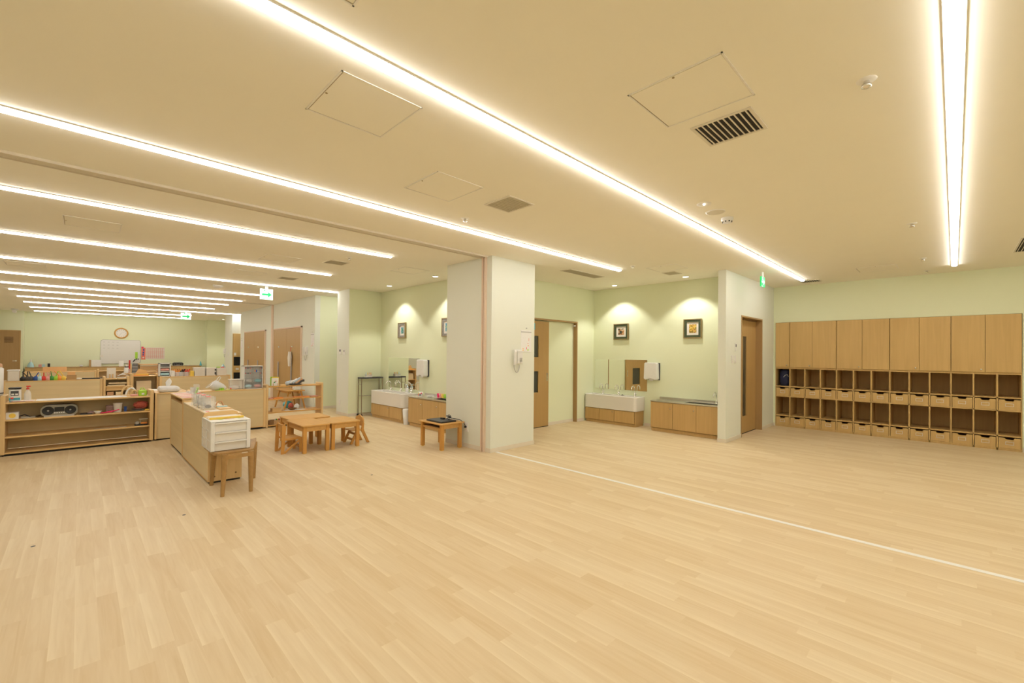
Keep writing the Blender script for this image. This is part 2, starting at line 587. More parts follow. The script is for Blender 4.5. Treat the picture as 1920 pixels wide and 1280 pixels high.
# ------------------------------------------------------------------ ceiling fittings
STRIPS = [(0.0, -1.13, 8.95, 'strip light running straight towards the right part of the lockers'),
          (-1.87, -1.13, 9.0, 'long strip light ending above the brown door wall'),
          (-3.72, -1.13, 6.06, 'strip light ending in front of the framed picture alcove'),
          (-5.52, -1.13, 3.07, 'first strip light beyond the partition track'),
          (-7.58, -1.13, 3.07, 'second strip light beyond the partition track'),
          (-9.68, -1.13, 5.6, 'strip light running into the first passage beside the exit arrow'),
          (-11.57, -1.13, 3.07, 'strip light just beyond the hanging exit arrow sign'),
          (-13.3, -1.13, 3.05, 'last strip light before the second partition track'),
          (-14.7, -1.13, 3.03, 'first strip light beyond the second partition track'),
          (-16.48, -1.13, 3.02, 'second strip light beyond the second partition track'),
          (-18.3, -1.13, 5.6, 'strip light running into the far passage'),
          (-20.35, -1.13, 3.0, 'second to last strip light from the whiteboard wall'),
          (-22.33, -1.13, 2.96, 'strip light nearest the whiteboard wall'),
          (1.87, -1.13, 8.95, 'strip light added out of view, beyond the right end of the lockers')]  # last one is unseen, added to brighten the locker side
for x, y0, y1, lab in STRIPS:
    t = thing('ceiling_light', 'slim white glowing ' + lab, 'ceiling light', (x, (y0 + y1) / 2, H), group='strip lights across the ceiling')
    hs = MB().box(x - .0335, y0, H - .008, x - .0310, y1, H).box(x + .0310, y0, H - .008, x + .0335, y1, H).box(x - .033, y0 - .004, H - .012, x + .033, y0, H).box(x - .033, y1, H - .012, x + .033, y1 + .004, H)
    part('housing', hs, 'lamp_housing', t, world=True)
    prof = [(-.029, H - .002), (-.0285, H - .014), (-.019, H - .025), (.019, H - .025), (.0285, H - .014), (.029, H - .002)]
    part('diffuser', MB().prism([(x + a, b_) for a, b_ in prof], y0 + .001, y1 - .001, 'y'), 'lamp_diffuser', t, world=True)

HATCH = [(-1.19, 2.0, 'beside the large black slotted vent'), (-2.52, .87, 'between the two nearest strip lights on the left'),
         (-3.15, 1.86, 'with the small square grey vent to its right'), (-1.64, .29, 'cut by the top edge of the picture'),
         (-1.06, 8.35, 'close to the wall above the lockers'), (-6.72, -.14, 'leftmost, beyond the partition track'),
         (-7.1, 1.82, 'near the grey vent beyond the partition track'), (-8.75, 1.82, 'in front of the second grey vent'),
         (-3.35, 6.2, 'faint, in front of the sink alcove vent'), (-6.5, 3.6, 'faint, in front of the second sink alcove'),
         (-12.3, .25, 'low over the hanging exit arrow row, left'), (-10.6, -.85, 'left of the row above the pot shelf')]
for x, y, lab in HATCH:
    t = thing('ceiling_hatch', 'square white ceiling access hatch ' + lab, 'ceiling hatch', (x + .235, y + .225, H), group='square access hatches in the ceiling')
    w, l = .47, .45
    fr = MB().box(x, y, H - .004, x + w, y + .008, H).box(x, y + l - .008, H - .004, x + w, y + l, H).box(x, y, H - .004, x + .008, y + l, H).box(x + w - .008, y, H - .004, x + w, y + l, H)
    part('hatch_frame', fr, 'hatch_trim', t, world=True)
    g = MB().box(x + .008, y + .008, H - .001, x + w - .008, y + .013, H).box(x + .008, y + .008, H - .001, x + .013, y + l - .008, H)
    part('hatch_gap', g, 'hatch_gap', t, world=True)
    part('hatch_panel', B(x + .013, y + .013, H - .0025, x + w - .010, y + l - .010, H), 'ceiling_paint', t, world=True)
    part('latch', MB().cyl((x + w / 2, y + .022, H - .005), .006, .003), 'frame_gold', t, world=True)

VENT = [(-1.10, 2.55, .33, .31, 'grille_dark', 'y', 'large black slotted vent nearest the camera'), (-2.98, 2.575, .33, .31, 'grille_grey', 'y', 'grey louvred vent right of the partition track'),
        (-6.66, 2.57, .28, .3, 'grille_grey', 'y', 'grey vent beyond the partition track'), (-8.73, 2.55, .28, .29, 'grille_grey', 'y', 'small grey vent left of the hanging exit arrow'),
        (-4.46, 5.47, .22, .95, 'grille_grey', 'y', 'long grey vent beside the end of a strip light'), (-3.36, 6.74, .22, .27, 'grille_grey', 'y', 'small grey vent above the framed pictures'),
        (.52, 7.44, .3, .95, 'grille_dark', 'y', 'black slotted vent cut by the right edge'), (-1.95, 9.1, .3, .28, 'grille_dark', 'y', 'dark vent at the end of a strip light above the locker corner')]
for x, y, w, l, m, ax, lab in VENT:
    t = thing('ceiling_vent', lab, 'air vent', (x + w / 2, y + l / 2, H), group='air vents in the ceiling')
    e = .018
    part('vent_frame', MB().box(x, y, H - .006, x + w, y + e, H).box(x, y + l - e, H - .006, x + w, y + l, H).box(x, y + e, H - .006, x + e, y + l - e, H).box(x + w - e, y + e, H - .006, x + w, y + l - e, H), 'grille_frame', t, world=True)
    part('vent_opening', B(x + e, y + e, H - .001, x + w - e, y + l - e, H), m, t, world=True)
    sl = MB(); n = 10 if w > .3 else 8
    if m == 'grille_dark' and l < .5 and w > .3:
        for i in range(n):
            xx = x + e + (w - 2 * e) * (i + .5) / n
            sl.box(xx - .0035, y + e, H - .006, xx + .0035, y + l - e, H - .002)
    else:
        for i in range(n):
            xx = x + e + (w - 2 * e) * (i + .5) / n
            sl.box(xx - .003, y + e, H - .005, xx + .003, y + l - e, H - .002)
    part('vent_blades', sl, 'grille_frame' if m == 'grille_dark' else 'grille_grey', t, world=True)

SPR = [(-.30, 2.70, 'nearest the camera at the upper right'), (-3.42, 2.71, 'near the grey louvred vent'), (-3.41, 5.92, 'beside the long grey vent'),
       (-.30, 5.92, 'left of the rightmost strip light'), (-.30, 8.10, 'high above the lockers'), (-.30, 9.28, 'closest to the locker wall'), (-6.05, 2.71, 'beyond the partition track')]
for x, y, lab in SPR:
    t = thing('fire_sprinkler', 'small chrome ceiling sprinkler head ' + lab, 'sprinkler', (x, y, H), group='sprinkler heads in the ceiling')
    part('escutcheon', MB().lathe([(.042, 0), (.038, -.004), (.012, -.005)], (x, y, H)), 'hatch_trim', t, world=True)
    part('sprinkler_head', MB().lathe([(.012, -.005), (.012, -.02), (.02, -.022), (.02, -.034), (.008, -.036)], (x, y, H)), 'chrome', t, world=True)
t = thing('smoke_detector', 'round white ceiling smoke detector with dark slots', 'smoke detector', (-1.56, 4.48, H))
part('detector_body', MB().lathe([(.055, 0), (.055, -.022), (.04, -.035), (.038, -.045), (0, -.047)], (-1.56, 4.48, H), 24), 'white_plastic', t, world=True)
sl = MB()
for k in range(8):
    a = k * pi / 4
    sl.box(-1.56 + .041 * cos(a) - .005, 4.48 + .041 * sin(a) - .005, H - .042, -1.56 + .041 * cos(a) + .005, 4.48 + .041 * sin(a) + .005, H - .034)
part('detector_slots', sl, 'grille_dark', t, world=True)
t = thing('ceiling_speaker', 'large round recessed ceiling speaker between two smaller discs', 'speaker', (-1.57, 4.21, H))
part('speaker_rim', MB().lathe([(.085, 0), (.085, -.004), (.074, -.006), (.072, -.002)], (-1.57, 4.21, H), 28), 'hatch_trim', t, world=True)
part('speaker_mesh', MB().cyl((-1.57, 4.21, H - .008), .0735, .005, n=28), 'grille_frame', t, world=True)
t = thing('emergency_light', 'flat round ceiling emergency light with a tiny bright lens', 'ceiling light', (-1.56, 3.92, H))
part('light_rim', MB().lathe([(.06, 0), (.058, -.005), (.03, -.003)], (-1.56, 3.92, H), 28), 'hatch_trim', t, world=True)
part('light_lens', MB().ell((-1.56, 3.92, H - .006), .009, .009, .006, 10, 6), 'lamp_diffuser', t, world=True)
t = thing('smoke_detector', 'white smoke detector left of the hanging exit arrow sign', 'smoke detector', (-10.6, 2.0, H))
part('detector_body', MB().lathe([(.09, 0), (.09, -.025), (.05, -.05), (0, -.052)], (-10.6, 2.0, H), 20), 'white_plastic', t, world=True)
t = thing('security_camera', 'small white camera dome on the ceiling above the far left door', 'camera', (-22.0, -1.55, H))
part('camera_base', MB().cyl((-22, -1.55, H - .03), .09, .03), 'white_plastic', t, world=True)
part('camera_body', MB().cyl((-22, -1.55, H - .09), .05, .2, 'x'), 'white_plastic', t, world=True)


def downlight(x, y, lab, dx=0, power=SPOT_POWER):
    t = thing('downlight', 'round glowing recessed downlight ' + lab, 'downlight', (x, y, H), group='recessed downlights over the sink alcoves')
    part('rim', MB().lathe([(.062, 0), (.062, -.004), (.05, -.006), (.048, 0)], (x, y, H), 28), 'hatch_trim', t, world=True)
    part('lens', MB().cyl((x, y, H - .003), .048, .002, n=28), 'downlight_glow', t, world=True)
    l = bpy.data.lights.new('downlight_lamp', 'SPOT')
    l.energy = power; l.color = SPOT_COLOR; l.spot_size = radians(104); l.spot_blend = .35; l.shadow_soft_size = .035
    lo = bpy.data.objects.new('downlight_lamp', l); COL.objects.link(lo)
    lo.parent = t; lo.location = (0, 0, -.02)
    return t


downlight(-4.64, 7.37, 'above the left picture of the right alcove')
downlight(-3.23, 7.35, 'above the yellow picture of the right alcove')
downlight(-8.0, 4.42, 'above the small picture of the left alcove')
downlight(-6.4, 4.42, 'just left of the pillar')
downlight(-21.72, 4.3, 'in the farthest green alcove')


def exit_sign(c, face, label, w=.21, h=.21, body='exit_white', ink='exit_green'):
    """face: unit vector the arrow side looks towards, 'x' sign facing +x, 'y' sign facing -y"""
    x, y, z = c
    t = thing('exit_sign', label, 'exit sign', (x, y, z + h / 2))
    part('sign_body', B(x - .01, y - w / 2, z - h / 2, x + .01, y + w / 2, z + h / 2), body, t, world=True, bevel=.003)
    part('bracket', B(x - .008, y - .03, z + h / 2, x + .008, y + .03, H), 'white_plastic', t, world=True)
    for sgn in (1, -1):
        X = x + sgn * .0105
        a = MB()
        s = w / .21
        a.prism([(y - .075 * s, z + .012 * s), (y + .025 * s, z + .012 * s), (y + .02 * s, z + .05 * s), (y + .085 * s, z - .004 * s), (y + .02 * s, z - .058 * s), (y + .025 * s, z - .02 * s), (y - .075 * s, z - .02 * s)], X, X + .001 * sgn, 'x')
        part('arrow', a, ink, t, world=True)
        m = MB()
        m.cyl((X, y - .03 * s, z + .07 * s), .012 * s, .001 * sgn, 'x', n=12)
        m.bar((X, y - .035 * s, z + .056 * s), (X, y - .05 * s, z + .03 * s), .016 * s, .002)
        m.bar((X, y - .05 * s, z + .03 * s), (X, y - .075 * s, z + .028 * s), .009 * s, .002)
        part('running_figure', m, ink, t, world=True)
        g = MB()
        for k in range(4): g.box(X, y - .085 * s + k * .018 * s, z - .088 * s, X + .001 * sgn, y - .073 * s + k * .018 * s, z - .074 * s)
        part('sign_text', g, ink, t, world=True)
    return t


exit_sign((-9.95, 2.72, 2.53), 'x', 'hanging exit sign with a green arrow pointing right, nearer one', .24, .22)
exit_sign((-18.3, 2.55, 2.52), 'x', 'hanging exit sign with a green arrow, far one over the last passage', .28, .22)
_z = at(1429, 528, x=-2.16).z
exit_sign((-2.16, 7.76, _z), 'x', 'exit sign seen edge on, hanging over the brown sliding door', .19, .16, 'exit_green', 'exit_white')

# ------------------------------------------------------------------ lockers
LCOLS = [LX0 + (LX1 - LX0) * i / 13 for i in range(14)]


def locker(i0, i1, doors, knobs, label):
    x0, x1 = LCOLS[i0], LCOLS[i1]
    t = thing('locker_cabinet', label, 'cabinet', ((x0 + x1) / 2, LY, 0), group='wooden locker cabinets along the right wall')
    th = .009
    c = MB()
    D = LY + .50
    F = LY + .004
    c.box(x0 + .0005, F, 0, x0 + th, D, 1.143).box(x1 - th, F, 0, x1 - .0005, D, 1.143)
    U = LY + .02
    c.box(x0 + .0005, U, 1.143, x0 + th, D, 2.01).box(x1 - th, U, 1.143, x1 - .0005, D, 2.01).box(x0 + th, U, 1.143, x1 - th, U + .01, 1.99)
    c.box(x0 + th, F, 1.99, x1 - th, D, 2.01).box(x0 + th, F, 1.115, x1 - th, D, 1.143)
    c.box(x0 + th, D - .008, 0, x1 - th, D, 1.99)
    for z in (.774, .584, .212, .024):
        c.box(x0 + th, F, z - .009, x1 - th, D - .008, z + .009)
    c.box(x0 + th, F, 0, x1 - th, F + .02, .012)
    for k in range(i0 + 1, i1):
        c.box(LCOLS[k] - .009, F, 0, LCOLS[k] + .009, D - .008, 1.115)
    part('carcass', c, 'locker_wood', t, world=True)
    w = (x1 - x0) / doors
    for k in range(doors):
        a, b_ = x0 + w * k + (.0045 if k == 0 else .002), x0 + w * (k + 1) - (.0045 if k == doors - 1 else .002)
        d = part('door', B(a, LY - .016, 1.147, b_, F, 2.008), 'locker_wood', t, world=True, bevel=.0015)
        if k in knobs:
            part('knob', MB().lathe([(.006, 0), (.006, -.012), (.012, -.014), (.012, -.022), (.004, -.024)], (b_ - .04, LY - .016, 1.185), 14, 'y'), 'chrome', d, world=True)
    for k in range(i0, i1):
        for zb, zt in ((.595, .750), (.035, .188)):
            a, b_ = LCOLS[k] + .0145, LCOLS[k + 1] - .0145
            m = (a + b_) / 2
            hw = .038
            pts = [(a, zb), (b_, zb), (b_, zt), (m + hw + .01, zt), (m + hw, zt - .024), (m - hw, zt - .024), (m - hw - .01, zt), (a, zt)]
            dr = MB().prism(pts, F + .004, F + .014, 'y').box(a, F + .014, zb, a + .008, D - .03, zt - .03).box(b_ - .008, F + .014, zb, b_, D - .03, zt - .03).box(a, F + .014, zb, b_, D - .03, zb + .008)
            d = part('drawer', dr, 'locker_wood', t, world=True)
            q = zb + .075
            lh = MB().box(m - .042, F + .001, q + .018, m + .042, F + .0045, q + .024).box(m - .042, F + .001, q - .024, m + .042, F + .0045, q - .018).box(m - .042, F + .001, q - .018, m - .036, F + .0045, q + .018).box(m + .036, F + .001, q - .018, m + .042, F + .0045, q + .018)
            part('label_holder', lh, 'cream_plastic', d, world=True)
    return t


locker(0, 1, 1, (0,), 'narrow one-door wooden locker cabinet at the left end, dark blue bag in its upper cubby')
locker(1, 4, 2, (0,), 'wooden two-door locker cabinet right of the narrow one, three cubby columns')
locker(4, 7, 2, (0,), 'wooden two-door locker cabinet in the middle of the locker row')
locker(7, 10, 2, (0,), 'wooden two-door locker cabinet second from the right end of the row')
locker(10, 13, 2, (0,), 'wooden two-door locker cabinet at the right end of the row')
bag = MB().ell((LCOLS[0] + .135, LY + .17, .785), .088, .12, .155, 18, 12, cut=1, lump=.10, seed=3)
bag.v = [(x, y, max(z, .784)) for x, y, z in bag.v]
bg = MB()
rs = []
for i, (z, k) in enumerate([(.784, .85), (.80, 1), (.90, 1.02), (1.0, .98), (1.06, .9), (1.09, .7)]):
    ring = []
    for j in range(16):
        a = 2 * pi * j / 16
        w = .088 * k * (1 + .06 * sin(3 * a + i)); d_ = .11 * k * (1 + .05 * cos(4 * a + 2 * i))
        cx_, sy_ = cos(a), sin(a)
        ring.append((LCOLS[0] + .128 + w * (abs(cx_) ** .6) * (1 if cx_ > 0 else -1), LY + .19 + d_ * (abs(sy_) ** .6) * (1 if sy_ > 0 else -1), z))
    rs.append(ring)
bg.rings(rs)
t = thing('drawstring_bag', 'dark navy bag stuffed in the top left locker cubby', 'bag', (LCOLS[0] + .128, LY + .19, .784))
part('bag_body', bg, 'navy', t, world=True)
part('bag_strap', MB().tube([(LCOLS[0] + .12, LY + .075, .95), (LCOLS[0] + .15, LY + .066, .99), (LCOLS[0] + .19, LY + .075, 1.0), (LCOLS[0] + .2, LY + .085, .96)], .005), 'grey_plastic', t, world=True)


# ------------------------------------------------------------------ sinks
def faucet(parent, x, y, z, h=.2, name='faucet'):
    f = MB()
    f.lathe([(.024, 0), (.024, .012), (.014, .02), (.014, .06), (.011, .065)], (x, y, z), 14)
    pts = [(x, y, z + .06), (x, y, z + h * .7)]
    R_ = h * .28
    for k in range(9):
        a = pi * k / 8
        pts.append((x, y - R_ + R_ * cos(a), z + h * .7 + R_ * sin(a)))
    pts.append((x, y - 2 * R_, z + h * .7 - .03))
    f.tube(pts, .009, 10)
    o = part(name, f, 'chrome', parent, world=True)
    part('faucet_lever', MB().lathe([(.014, 0), (.016, .02), (.006, .024)], (x + .012, y, z + .035), 12, 'x').bar((x + .03, y, z + .035), (x + .045, y - .01, z + .075), .008), 'chrome', o, world=True)
    return o


def trough(x0, x1, y0, y1, label, top=.56, mid=.295):
    t = thing('trough_sink', label, 'sink', ((x0 + x1) / 2, (y0 + y1) / 2, 0))
    yb = y1
    # ceramic basin: rounded front corners, hollow inside
    r = .06
    def outline(o):
        pts = [(x0 + o, yb - o)]
        for cx_, cy_, a0 in ((x0 + r, y0 + r, pi), (x1 - r, y0 + r, 1.5 * pi)):
            for k in range(5):
                a = a0 + k * pi / 8
                pts.append((cx_ + (r - o) * cos(a), cy_ + (r - o) * sin(a)))
        pts.append((x1 - o, yb - o))
        return pts
    rings = []
    for o, z in ((.0, mid), (.0, top - .006), (.006, top), (.03, top), (.036, top - .01), (.05, top - .14), (.07, top - .16)):
        pts = outline(min(o, r - .002) if o < r else r - .002)
        if o >= .03: pts = [(px_, min(py_, yb - .09)) for px_, py_ in pts]
        rings.append([(a, b_, z) for a, b_ in pts])
    mb = MB().rings(rings, smooth=False)
    part('basin', mb, 'ceramic', t, world=True)
    c0, c1, cy0 = x0 + .015, x1 - .02, y0 + .03
    part('cabinet_body', B(c0, cy0 + .03, .05, c1, yb, mid - .001).box(c0, cy0, .05, c0 + .012, cy0 + .03, mid - .001).box(c1 - .012, cy0, .05, c1, cy0 + .03, mid - .001).box(c0 + .01, cy0 + .012, 0, c1 - .01, yb, .05), 'cabinet_wood', t, world=True)
    w = c1 - c0
    seams = [0, .30, .60, .985]
    for k in range(3):
        a, b_ = c0 + w * seams[k] + .004, c0 + w * seams[k + 1] - .004
        d = part('door', B(a, cy0 - .012, .06, b_, cy0 - .0005, mid - .012), 'cabinet_wood', t, world=True, bevel=.001)
        if k == 1: part('knob', MB().lathe([(.008, 0), (.014, -.012), (.006, -.018)], (b_ - .03, cy0 - .012, mid - .05), 12, 'y'), 'chrome', d, world=True)
    for k in range(3):
        faucet(t, x0 + (x1 - x0) * (.22 + .31 * k), yb - .05, top, .2)
    part('drain', MB().cyl((x0 + (x1 - x0) * .62, yb - .2, top - .159), .02, .002), 'steel', t, world=True)
    return t


trough(-5.34, -4.17, 7.37, 7.705, 'long white ceramic trough sink with three faucets, in the right alcove')
trough(-8.72, -7.43, 4.40, 4.775, 'long white ceramic trough sink with three faucets, in the left alcove')


def sink_unit(x0, x1, y0, y1, label, top=.58):
    t = thing('sink_cabinet', label, 'sink', ((x0 + x1) / 2, (y0 + y1) / 2, 0))
    bx0, bx1, by0, by1 = x0 + (x1 - x0) * .48, x1 - .08, y0 + .06, y1 - .11
    c = MB().box(x0, y0 + .004, .055, x1, y1, .06 + .0).box(x0 + .005, y0 + .02, 0, x1, y1, .055)
    c.box(x0, y0 + .004, .06, x0 + .015, y1, top - .055).box(x1 - .015, y0 + .004, .06, x1, y1, top - .055).box(x0 + .015, y1 - .015, .06, x1 - .015, y1, top - .055).box(x0 + .015, y0 + .03, .06, x1 - .015, y0 + .038, top - .055)
    part('carcass', c, 'cabinet_wood', t, world=True)
    z0, z1 = top - .055, top - .035
    wt = MB()
    wt.box(x0 - .005, y0 - .014, z0, bx0, y1, z1).box(bx1, y0 - .012, z0, x1, y1, z1).box(bx0, y0 - .012, z0, bx1, by0, z1).box(bx0, by1, z0, bx1, y1, z1)
    wt.box(x0 - .005, y1 - .02, z1, x1, y1, z1 + .04)
    part('worktop', wt, 'steel', t, world=True)
    bs = MB().box(bx0, by0, z0 - .12, bx0 + .004, by1, z1 - .001).box(bx1 - .004, by0, z0 - .12, bx1, by1, z1 - .001).box(bx0, by0, z0 - .12, bx1, by0 + .004, z1 - .001).box(bx0, by1 - .004, z0 - .12, bx1, by1, z1 - .001).box(bx0, by0, z0 - .124, bx1, by1, z0 - .12)
    part('basin', bs, 'steel_shaded', t, world=True)
    w = (x1 - x0)
    seams = (0, .333, .666, 1)
    for k in range(3):
        a, b_ = x0 + w * seams[k] + .003, x0 + w * seams[k + 1] - .003
        d = part('door', B(a, y0 - .01, .07, b_, y0 + .003, z0 - .008), 'cabinet_wood', t, world=True, bevel=.001)
        if k < 2: part('knob', MB().lathe([(.008, 0), (.014, -.012), (.006, -.018)], (b_ - .035, y0 - .01, z0 - .1), 12, 'y'), 'chrome', d, world=True)
    faucet(t, bx1 - .12, y1 - .06, z1, .2)
    part('drainer_ribs', MB().box(x0 + .09, y0 + .05, z1, bx0 - .06, y0 + .055, z1 + .002).box(x0 + .09, y1 - .1, z1, bx0 - .06, y1 - .095, z1 + .002).box(x0 + .09, y0 + .1, z1, x0 + .095, y1 - .1, z1 + .002), 'chrome', t, world=True)
    return t


sink_unit(-3.85, -2.622, 7.34, 7.705, 'low stainless steel sink cabinet with three wooden doors, in the right alcove')
sink_unit(-7.19, -5.75, 4.40, 4.775, 'low stainless steel sink cabinet with three wooden doors, left of the pillar')
solo('drain_stopper', MB().lathe([(.03, 0), (.03, .006), (.008, .01), (.008, .016)], (-4.60, 7.62, .56)), 'dark_grey', 'small dark drain stopper lying on the right trough sink rim', 'stopper')

solo('wall_mirror', B(-5.30, 7.702, .66, -4.12, 7.71, 1.26), 'mirror', 'frameless wall mirror above the right trough sink', 'mirror')
solo('wall_mirror', B(-8.62, 4.772, .62, -7.42, 4.78, 1.25), 'mirror', 'frameless wall mirror above the left trough sink', 'mirror')


def dispenser(x, y, z, label):
    t = thing('towel_dispenser', label, 'paper towel dispenser', (x, y, z))
    pts = [(x - .135, z + .02), (x - .125, z + .31), (x - .1, z + .325), (x + .1, z + .325), (x + .125, z + .31), (x + .135, z + .02), (x + .10, z + .0), (x, z + .03), (x - .10, z)]
    part('cover', MB().prism(pts, y - .12, y - .02, 'y'), 'white_plastic', t, world=True, bevel=.012)
    part('back_plate', B(x - .135, y - .02, z, x + .14, y, z + .32), 'dark_grey', t, world=True)
    part('towel', MB().prism([(x - .06, z + .035), (x + .06, z + .035), (x + .03, z - .015), (x - .03, z - .015)], y - .075, y - .06, 'y'), 'paper', t, world=True)


dispenser(-4.0, 7.71, .89, 'white paper towel dispenser on the wall right of the right alcove mirror')
dispenser(-7.23, 4.78, .90, 'white paper towel dispenser on the wall right of the left alcove mirror')


def picture(x0, x1, z0, z1, y, fm, art, label, inner=.075):
    t = thing('framed_picture', label, 'picture', ((x0 + x1) / 2, y, z0))
    b = .055
    def fr(o, i, d0, d1, m, nm):
        mb = MB().box(x0 + o, y - d1, z0 + o, x0 + i, y - d0, z1 - o).box(x1 - i, y - d1, z0 + o, x1 - o, y - d0, z1 - o).box(x0 + i, y - d1, z0 + o, x1 - i, y - d0, z0 + i).box(x0 + i, y - d1, z1 - i, x1 - i, y - d0, z1 - o)
        part(nm, mb, m, t, world=True)
    fr(0, .014, 0, .035, 'frame_gold', 'frame_edge')
    fr(.014, b, 0, .026, fm, 'frame')
    part('mat_board', B(x0 + b, y - .012, z0 + b, x1 - b, y, z1 - b), 'mat_board', t, world=True)
    i = inner + .02
    part('artwork', B(x0 + i, y - .013, z0 + i, x1 - i, y - .012, z1 - i), art, t, world=True)


picture(-4.85, -4.52, 1.66, 1.975, 7.71, 'frame_green', 'art_coast', 'square picture in a dark green frame above the right alcove mirror')
picture(-3.41, -3.09, 1.66, 2.0, 7.71, 'frame_green', 'art_floral', 'picture of yellow and orange dabs in a dark green frame, above the sink cabinet')
picture(-8.22, -7.93, 1.66, 1.98, 4.78, 'frame_silver', 'art_field', 'small blue green picture in a grey frame above the left alcove mirror')
picture(-6.66, -6.34, 1.66, 2.0, 4.78, 'frame_silver', 'art_field', 'grey framed picture half hidden behind the pillar')


# ------------------------------------------------------------------ wall fittings
def intercom(x, y, z, facing, label):
    """facing '+x' or '-y'"""
    t = thing('wall_phone', label, 'telephone', (x, y, z))
    b = MB().prism([(0.0, 0), (.045, .01), (.05, .19), (.0, .21)], -.02, .085, 'x')
    # local frame: x along the wall, y out of the wall as +u, z up -> build then rotate
    def place(mb):
        out = []
        for (a, u, w) in mb.v:
            out.append((x + u, y + a, z + w) if facing == '+x' else (x + a, y - u, z + w))
        mb.v = out
        return mb
    part('phone_base', place(b), 'white_plastic', t, world=True, bevel=.004)
    hs = MB().rings([[( -.075 + .028 * cos(k * pi / 4), u + .012 * sin(k * pi / 4), w) for k in range(8)] for u, w in ((.045, -.01), (.055, .01), (.05, .05), (.055, .1), (.055, .15), (.062, .19), (.05, .21))])
    part('handset', place(hs), 'white_plastic', t, world=True)
    cp = []
    for k in range(15):
        a = pi * k / 14
        cp.append((-.075 + .055 - .055 * cos(a), .03, -.01 - .11 * sin(a)))
    part('cord', place(MB().tube(cp, .006, 6)), 'grey_plastic', t, world=True)
    kp = MB()
    for i in range(3):
        for j in range(4): kp.box(.02 + i * .018, .05, .03 + j * .016, .032 + i * .018, .053, .04 + j * .016)
    part('keypad', place(kp), 'grey_plastic', t, world=True)


intercom(-4.45, 4.49, 1.21, '+x', 'white wall phone with hanging cord on the pillar below the calendar')
intercom(-11.12, 3.95, 1.27, '-y', 'white wall phone with cord right of the double brown doors')
intercom(-19.5, 3.95, 1.25, '-y', 'white wall phone with a grey cord on the farthest pillar')


def calendar(x, y, z, w, h, facing, label):
    t = thing('wall_calendar', label, 'calendar', (x, y, z))
    def place(mb):
        mb.v = [(x + u, y + a, z + w_) if facing == '+x' else (x + a, y - u, z + w_) for (a, u, w_) in mb.v]
        return mb
    part('calendar_sheet', place(B(0, 0, 0, w, .006, h)), 'paper', t, world=True)
    part('calendar_bar', place(B(0, .006, h - .035, w, .009, h - .02)), 'grey_plastic', t, world=True)
    part('hook', place(MB().cyl((w / 2, 0, h + .03), .006, .02, 'y', n=8)), 'grey_plastic', t, world=True)
    for i, (a, b_, c, d, m) in enumerate([(.62, .38, .09, .025, 'pink'), (.74, .5, .04, .14, 'pink'), (.66, .27, .08, .04, 'orange'), (.5, .12, .05, .1, 'hot_pink'), (.62, .06, .1, .07, 'lime'), (.12, .06, .12, .05, 'soft_orange'), (.12, .14, .12, .03, 'soft_orange')]):
        part('printed_mark', place(B(a * w, .006, b_ * h, a * w + c * w * 1.2, .0065, b_ * h + d * h)), m, t, world=True)


calendar(-4.45, 4.58, 1.385, .215, .32, '+x', 'white wall calendar with small coloured prints hung on the pillar')
calendar(-10.86, 3.95, 1.46, .2, .34, '-y', 'white wall calendar beside the passage, right of the double brown doors')
calendar(-17.25, 3.95, 1.42, .2, .34, '-y', 'narrow white notice sheet left of the farther pair of brown doors')


def wallbox(x, y, z, w, h, face, lab, screen=None, name='wall_switch', cat='light switch'):
    t = thing(name, lab, cat, (x, y, z))
    def place(mb):
        mb.v = [(x + u, y + a, z + w_) if face == '+x' else (x + a, y - u, z + w_) for (a, u, w_) in mb.v]
        return mb
    part('plate', place(B(-w / 2, 0, -h / 2, w / 2, .01, h / 2)), 'white_plastic', t, world=True, bevel=.002)
    if screen:
        part('screen', place(B(-w * .3, .01, h * .0, w * .3, .012, h * .35)), screen, t, world=True)
    else:
        part('rocker', place(B(-w * .25, .01, -h * .32, w * .25, .014, h * .32)), 'white_plastic', t, world=True, bevel=.001)


wallbox(-2.5, 7.57, 1.50, .06, .13, '+x', 'white thermostat with dark display left of the brown sliding door', 'dark_grey', 'thermostat', 'thermostat')
wallbox(-2.5, 7.41, 1.30, .06, .12, '+x', 'white light switch, left one of the pair beside the brown sliding door')
wallbox(-2.5, 7.55, 1.30, .07, .12, '+x', 'white light switch, right one of the pair beside the brown sliding door')
wallbox(-9.42, 4.05, 1.37, .11, .13, '-y', 'white control panel with dark screen on the green post, left one', 'dark_grey', 'thermostat', 'thermostat')
wallbox(-9.22, 4.05, 1.36, .10, .12, '-y', 'white control panel with tiny display on the green post, right one', 'grey_plastic', 'thermostat', 'thermostat')
wallbox(-9.42, 4.05, .26, .07, .12, '-y', 'white wall socket low on the green post', None, 'wall_socket', 'socket')
wallbox(-4.96, 4.0, .29, .075, .13, '-y', 'white wall socket on the pillar behind the laptop table', None, 'wall_socket', 'socket')
wallbox(-19.0, 3.95, 1.25, .07, .12, '-y', 'white light switch on the farthest pillar', None)

